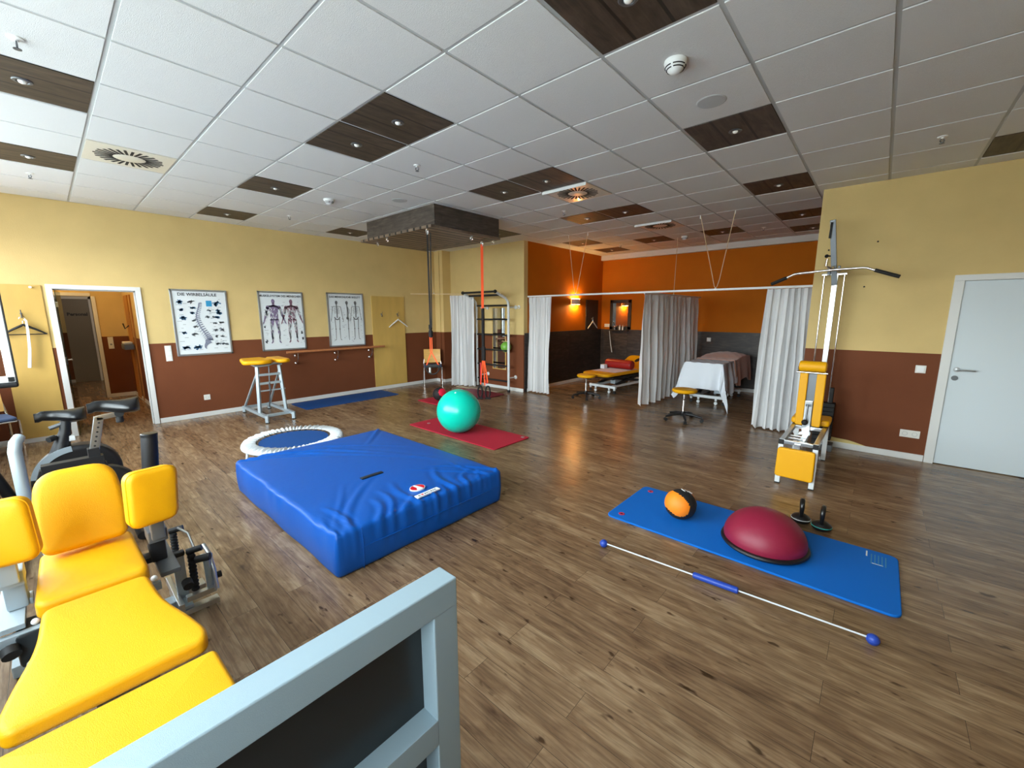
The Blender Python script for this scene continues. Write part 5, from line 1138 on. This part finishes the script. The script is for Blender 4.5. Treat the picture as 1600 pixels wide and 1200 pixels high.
b = MB(); b.tube([(x, -1.74, .74), (x, -1.58, .795)], .016, 10); b.box((x-.02, -1.66, .77), (x+.02, -1.58, .80), .004); obj('seat_slider', b, M['greymetal'], bk)
b = MB(); b.tube([(x, -1.70, .67), (x+.03, -1.735, .665)], .01, 8); b.tube([(x+.02, -1.72, .667), (x+.05, -1.755, .66)], .022, 12); obj('adjust_knob', b, M['rubber'], bk)
b = MB(); b.box((x-.04, -1.655, .62), (x+.03, -1.61, .665), .006); obj('clamp', b, M['white'], bk)
b = MB(); saddle(b, (x, -1.645, .83), .28, .24); obj('saddle', b, M['blackgloss'], bk, smooth=80)
b = MB()
for y in (-1.33, -2.05): b.tube([(x-.24, y, .04), (x+.24, y, .04)], .032, 14)
b.bar((x, -1.33, .05), (x, -2.05, .05), .06, .05); obj('base_bar', b, M['black'], bk)
b = MB(); b.tube([(x, -1.95, .08), (x, -2.10, .6), (x, -2.16, 1.0)], .035, 12); b.tube([(x-.22, -1.95, 1.12), (x-.2, -2.1, 1.10), (x, -2.18, 1.02), (x+.2, -2.1, 1.10), (x+.22, -1.95, 1.12)], .016, 10); obj('handlebar', b, M['black'], bk)
for s in (-1, 1): b = MB(); b.bar((x+s*.10, -1.68, .30), (x+s*.11, -1.68-s*.10, .30-s*.13), .02, .025); b.box((x+s*.12-.0, -1.74-s*.10, .28-s*.13), (x+s*.20, -1.64-s*.10, .30-s*.13), .006); obj('pedal', b, M['rubber'], bk)
bb = thing('exercise_bike', 'exercise bike with saddle on a perforated silver post, nearer of two', 'exercise bike', (-.85, -1.55, 0)); x = -.85
b = MB(); X = Matrix.Translation((x, -1.53, .36)) @ Euler((PI/2, 0, PI/2)).to_matrix().to_4x4(); b.prism([(.20*math.cos(2*PI*k/36), .20*math.sin(2*PI*k/36)) for k in range(36)], -.05, .05, .02, 4, X=X); obj('flywheel_cover', b, M['black'], bb)
b = MB(); b.bar((x, -1.80, .60), (x, -1.50, .605), .07, .075); b.bar((x, -1.545, .56), (x, -1.545, .70), .06, .06, up=(0, 1, 0)); b.bar((x, -1.78, .6), (x, -1.95, .08), .06, .06); b.bar((x, -1.52, .58), (x, -1.42, .10), .06, .06); obj('frame_tube', b, M['black'], bb)
b = MB(); b.bar((x, -1.545, .66), (x, -1.49, .915), .034, .05, up=(0, 1, 0)); b.bar((x, -1.505, .905), (x, -1.39, .92), .034, .034); sp_ = obj('seat_post', b, M['steel'], bb)
b = MB()
for k in range(6): yy = -1.535+.008*k; zz = .715+.032*k; b.tube([(x+.0155, yy, zz), (x+.0185, yy, zz)], .0065, 10)
obj('post_holes', b, M['rubber'], sp_)
b = MB(); b.tube([(x-.03, -1.385, .925), (x+.035, -1.385, .925)], .026, 14); b.tube([(x, -1.385, .865), (x, -1.385, .945)], .022, 12); b.lathe([(0, 0), (.02, 0), (.024, .012), (0, .018)], (x, -1.385, .855), 12); obj('saddle_clamp', b, M['rubber'], bb)
b = MB(); saddle(b, (x, -1.385, .975), .27, .23); obj('saddle', b, M['blackgloss'], bb, smooth=80)
b = MB()
for y in (-1.38, -1.98): b.tube([(x-.22, y, .04), (x+.22, y, .04)], .03, 14)
obj('base_bar', b, M['black'], bb)
for s in (-1, 1): b = MB(); b.bar((x+s*.07, -1.55, .36), (x+s*.08, -1.55+s*.11, .36-s*.1), .02, .025); b.box((x+s*.085, -1.60+s*.11, .35-s*.1), (x+s*.17, -1.50+s*.11, .37-s*.1), .006); obj('pedal', b, M['rubber'], bb)
b = MB(); b.tube([(x, -1.93, .15), (x, -2.08, .7), (x, -2.14, 1.05)], .03, 12); b.tube([(x-.2, -1.98, 1.15), (x, -2.16, 1.06), (x+.2, -1.98, 1.15)], .015, 10); obj('handlebar', b, M['black'], bb)

# ================================================================== YELLOW THERAPY CHAIR
th = thing('therapy_chair', 'big yellow padded therapy chair with wing pads in the left foreground', 'therapy chair', (1.0, -1.66, 0)); cy = -1.66
b = MB(); b.prism([(q[0], cy+q[1]) for q in rpoly([(1.0, -.15), (1.25, -.165), (1.44, -.215), (1.56, -.238), (1.625, -.225), (1.625, .225), (1.56, .238), (1.44, .215), (1.25, .165), (1.0, .15)], [.04, .2, .2, .06, .03, .03, .06, .2, .2, .04], 6)], .485, .545, .02, 5, crown=.005); obj('seat_pad', b, M['yellow'], th, smooth=60)
b = MB(); b.prism([(q[0], cy+q[1]) for q in rpoly([(1.695, -.232), (2.16, -.245), (2.16, .245), (1.695, .232)], [.02, .05, .05, .02], 5)], .485, .545, .016, 5, crown=.008); obj('leg_pad', b, M['yellow'], th, smooth=60)
b = MB(); b.prism([(q[0], cy+q[1]) for q in rpoly([(.47, -.155), (.965, -.17), (.965, .165), (.47, .155)], [.03, .045, .045, .03], 6)], .475, .55, .022, 5, crown=.008); obj('rear_seat_pad', b, M['yellow'], th, smooth=60)
Xb = Matrix.Translation((.58, cy, .572)) @ Matrix.Rotation(math.radians(-14), 4, 'Y') @ Euler((PI/2, 0, PI/2)).to_matrix().to_4x4()
b = MB(); b.prism(rpoly([(-.142, .0), (.142, .0), (.150, .20), (.125, .37), (-.125, .37), (-.150, .20)], [.045, .045, .1, .1, .1, .1], 7), -.045, .035, .03, 6, X=Xb, crown=.006); obj('backrest', b, M['yellow'], th, smooth=60)
for s in (-1, 1):
    Xw = Matrix.Translation((.90, cy+s*.225, .83)) @ Matrix.Rotation(.30*s, 4, 'Z') @ Matrix.Rotation(-.06*s, 4, 'X') @ Euler((PI/2, 0, PI/2)).to_matrix().to_4x4()
    b = MB(); b.prism(rpoly([(-.09, -.125), (.09, -.125), (.095, .125), (-.095, .125)], .045, 7), -.07, .0, .022, 5, X=Xw, crown=.004); w = obj('wing_pad', b, M['yellow'], th, smooth=60)
    b = MB(); b.tube([Xw @ Vector(q) for q in [(*p, -.020) for p in rpoly([(-.0905, -.1255), (.0905, -.1255), (.0955, .1255), (-.0955, .1255)], .045, 7)]]+[Xw @ Vector((*rpoly([(-.0905, -.1255), (.0905, -.1255), (.0955, .1255), (-.0955, .1255)], .045, 7)[0], -.020))], .0022, 6); obj('piping', b, M['yellow'], w)
    # arm that carries the wing
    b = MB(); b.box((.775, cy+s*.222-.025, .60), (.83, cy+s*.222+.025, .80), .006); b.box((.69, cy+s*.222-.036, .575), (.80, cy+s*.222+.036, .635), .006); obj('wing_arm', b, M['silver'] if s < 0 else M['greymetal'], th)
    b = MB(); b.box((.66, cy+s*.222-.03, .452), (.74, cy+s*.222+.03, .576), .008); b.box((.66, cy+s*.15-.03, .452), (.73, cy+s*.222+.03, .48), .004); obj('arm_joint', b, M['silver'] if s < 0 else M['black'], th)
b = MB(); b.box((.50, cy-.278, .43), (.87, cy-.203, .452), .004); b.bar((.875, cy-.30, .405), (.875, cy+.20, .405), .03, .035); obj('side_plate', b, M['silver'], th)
b = MB(); b.box((.50, cy+.203, .43), (.87, cy+.278, .452), .004); obj('side_plate', b, M['greymetal'], th)  # twin plates: left is coloured as lit, right as the darker side
b = MB(); b.tube([(.93, cy-.245, .37), (.90, cy-.25, .385)], .026, 14); obj('knob', b, M['rubber'], th); b = MB(); b.tube([(.80, cy+.30, .33), (.84, cy+.30, .32)], .022, 12); obj('knob', b, M['rubber'], th)
b = MB(); b.box((.35, cy-.05, .40), (2.1, cy+.05, .47), .006); b.box((1.0, cy-.13, .455), (1.06, cy+.13, .485), .004); b.box((1.62, cy-.20, .42), (1.70, cy+.20, .48), .006); b.box((.3, cy-.06, .04), (2.1, cy+.06, .10), .006)
for xx in (.45, 1.9): b.bar((xx, cy, .09), (xx, cy, .42), .09, .09, up=(0, 1, 0)); b.box((xx-.04, cy-.30, .012), (xx+.04, cy+.30, .07), .006)
b.bar((.50, cy, .45), (.44, cy, .85), .06, .04, up=(1, 0, 0)); b.bar((.90, cy-.12, .12), (.90, cy-.12, .42), .05, .05, up=(0, 1, 0)); b.tube([(.92, cy-.2, .30), (1.1, cy-.18, .40)], .02, 10); obj('frame', b, M['silver'], th)
b = MB(); b.box((.76, cy-.235, .28), (.90, cy-.14, .42), .015); obj('hydraulic_housing', b, M['panelblack'], th)
b = MB()
for q in (-.17, .17): b.sphere((.985, cy+q, .50), .012, 10)
obj('pad_pin', b, M['white'], th)
b = MB()
for xx in (.45, 1.9):
    for s in (-1, 1): b.lathe([(0, 0), (.03, 0), (.03, .014), (0, .014)], (xx, cy+s*.27, 0), 14)
obj('rubber_foot', b, M['rubber'], th)
b = MB(); b.bar((-.25, cy-.19, .55), (.50, cy-.10, .45), .05, .04); b.tube([(-.2, -1.845, .52), (-.2, -1.857, .64), (-.2, -1.858, .90), (-.215, -1.85, .945), (-.25, -1.835, .965)], [.027, .027, .027, .026, .024], 16); obj('lever_arm', b, M['silver'], th)
b = MB(); b.bar((-.05, -1.335, .63), (.45, cy+.05, .45), .045, .035); b.bar((-.05, -1.40, .635), (-.05, -1.33, .635), .05, .05); b.tube([(-.05, -1.345, .62), (-.05, -1.345, .68)], .022, 12); b.box((-.065, -1.375, .66), (-.03, -1.345, .70), .004); obj('roller_arm', b, M['steel'], th)
b = MB(); b.tube([(-.05, -1.343, .67), (-.05, -1.325, .905)], .041, 22); rp_ = obj('roller_pad', b, M['black'], th); b = MB(); b.lathe([(.0415, -.012), (.042, .004), (.038, .009), (0, .010)], n=22, X=Matrix.Translation((-.05, -1.325, .905)) @ Euler((-.07, 0, 0)).to_matrix().to_4x4()); obj('end_cap', b, M['blackgloss'], rp_)
# lever unit on the right-hand side of the chair
lu = thing('pedal_unit', 'silver pedal mechanism with two ribbed black grips beside the yellow chair', 'pedal unit', (.62, -1.31, 0))
b = MB(); b.box((.35, -1.40, .05), (.72, -1.375, .10), .004); b.box((.42, -1.40, .02), (.50, -1.24, .05), .004); b.box((.66, -1.40, .02), (.71, -1.22, .05), .004); b.bar((.68, -1.36, .10), (.68, -1.225, .10), .035, .03); obj('base', b, M['steel'], lu)
b = MB(); b.box((.585, -1.385, .05), (.605, -1.335, .325), .004); b.box((.585, -1.385, .05), (.70, -1.335, .07), .004); pl = obj('upright_plate', b, M['silver'], lu)
b = MB(); b.prism(rpoly([(.575, -1.39), (.615, -1.39), (.615, -1.33), (.575, -1.33)], .012, 4), .318, .345, .008, 3); obj('top_cushion', b, M['rubber'], pl)
def ribbed(p, h, nme):
    b = MB(); pr_ = [(0, 0)]
    for k in range(10): z = h*k/10; pr_ += [(.016, z+.001), (.020, z+h*.04), (.016, z+h*.085)]
    pr_ += [(.016, h), (0, h)]; b.lathe(pr_, p, 16, X=None); r = obj(nme, b, M['rubber'], lu)
    b = MB(); b.tube([(p[0]-.018, p[1]-.015, p[2]+h+.012), (p[0]+.006, p[1]+.05, p[2]+h+.022)], .017, 12); obj('top_grip', b, M['black'], lu); return r
ribbed((.605, -1.305, .09), .22, 'ribbed_sleeve'); ribbed((.25, -1.325, .12), .19, 'ribbed_sleeve')
b = MB(); b.tube([(.66, -1.245, .08), (.64, -1.245, .26)], .017, 12); b.tube([(.60, -1.26, .27), (.64, -1.225, .28)], .016, 12); obj('post', b, M['silver'], lu)
b = MB(); b.tube([(.70, -1.225, .10), (.66, -1.222, .20), (.60, -1.222, .27), (.52, -1.23, .30)], .011, 10); b.tube([(.26, -1.30, .34), (.36, -1.27, .33), (.45, -1.26, .24)], .007, 8); obj('bent_rod', b, M['steel'], lu)
b = MB(); b.tube([(.66, -1.215, .16), (.66, -1.19, .16)], .018, 12); obj('knob', b, M['rubber'], lu); b = MB(); b.tube([(.62, -1.29, .275), (.655, -1.23, .285)], .02, 12); obj('knob', b, M['rubber'], lu)

lu.location.x -= .12; lu.location.y += .02
# ================================================================== GREY FRAME IN FRONT
pf = thing('panel_frame', 'pale grey square-tube frame with dark panels in the near foreground', 'frame', (2.489, -1.8, 0))
F0, F1, Y0, Y1 = 2.456, 2.522, -2.42, -1.082
b = MB(); b.box((F0, Y0, .926), (F1, Y1, 1.0), .004, 3); b.box((F0, Y0, .575), (F1, Y1-.07, .648), .003, 2); b.box((F0, Y0, .10), (F1, Y1-.07, .17), .003, 2); obj('cross_tube', b, M['framegrey'], pf)
for y in (Y1-.072, Y0): b = MB(); b.box((F0+.0006, y, .012), (F1-.0006, y+.072, .99), .004, 3); p_ = obj('post', b, M['framegrey'], pf); b = MB(); b.box((F0, y, 0), (F1, y+.072, .014), .003); obj('foot_cap', b, M['rubber'], p_)
for z0, z1 in ((.648, .926), (.17, .575)): b = MB(); b.box((F0+.004, Y0+.07, z0-.003), (F0+.012, Y1-.07, z1+.003)); obj('panel', b, M['panelblack'], pf)

# ================================================================== LIGHT, SKY, CAMERA
w = bpy.data.worlds.new('overcast_sky'); SC.world = w; w.use_nodes = True; nt = w.node_tree; bg = nt.nodes['Background']
tc = nt.nodes.new('ShaderNodeTexCoord'); sp2 = nt.nodes.new('ShaderNodeSeparateXYZ'); nt.links.new(tc.outputs['Generated'], sp2.inputs[0])
rp = nt.nodes.new('ShaderNodeValToRGB'); e = rp.color_ramp.elements; e[0].position = .48; e[0].color = (.30, .30, .29, 1); e[1].position = .56; e[1].color = (.95, .98, 1.0, 1); q = e.new(.72); q.color = (.62, .66, .70, 1); q = e.new(.95); q.color = (.36, .40, .44, 1)
mr = nt.nodes.new('ShaderNodeMapRange'); mr.inputs['From Min'].default_value = -1; nt.links.new(sp2.outputs['Z'], mr.inputs['Value']); nt.links.new(mr.outputs[0], rp.inputs['Fac']); nt.links.new(rp.outputs[0], bg.inputs['Color']); bg.inputs['Strength'].default_value = SKY
for n, (x0, x1, z0, z1) in enumerate(WIN):
    l = bpy.data.lights.new('window_portal', 'AREA'); l.shape = 'RECTANGLE'; l.size = x1-x0; l.size_y = z1-z0; l.cycles.is_portal = True
    o = bpy.data.objects.new('window_portal', l); COL.objects.link(o); o.location = ((x0+x1)/2, YF-.13, (z0+z1)/2); o.rotation_euler = (PI/2, 0, PI)
    o.rotation_euler = (math.radians(90), 0, 0)
hl = bpy.data.lights.new('hall_light', 'POINT'); hl.energy = HALL; hl.color = (1, .72, .36); hl.shadow_soft_size = .08; ho = bpy.data.objects.new('hall_light', hl); COL.objects.link(ho); ho.location = (-6.9, -1.75, 2.5)

cd = bpy.data.cameras.new('camera'); cam = bpy.data.objects.new('camera', cd); COL.objects.link(cam); SC.camera = cam
cd.sensor_fit = 'HORIZONTAL'; cd.sensor_width = 36; cd.lens = 36*643.92/1600; cd.clip_start = .02
hall_fill = hl.copy(); hall_fill.energy = HALL*.5; hall_fill.color = (1, .92, .82); hall_fill_ob = bpy.data.objects.new('hall_light', hall_fill); COL.objects.link(hall_fill_ob); hall_fill_ob.location = (-9.4, -.6, 2.5)  # added fill light that lifts the far hall, no lamp belongs to it
cam.location = (3.22594, -1.67264, 1.63022); cam.rotation_euler = (math.radians(80.3226), math.radians(.0812), math.radians(41.5412))
vs = SC.view_settings; vs.view_transform = 'Standard'; vs.look = 'None'; vs.gamma = 1; vs.use_curve_mapping = False; vs.exposure = EXPO
SC.cycles.use_denoising = True; SC.cycles.max_bounces = 10; SC.cycles.diffuse_bounces = 6; SC.cycles.transparent_max_bounces = 12; SC.cycles.sample_clamp_indirect = 6; SC.cycles.caustics_reflective = False; SC.cycles.caustics_refractive = False
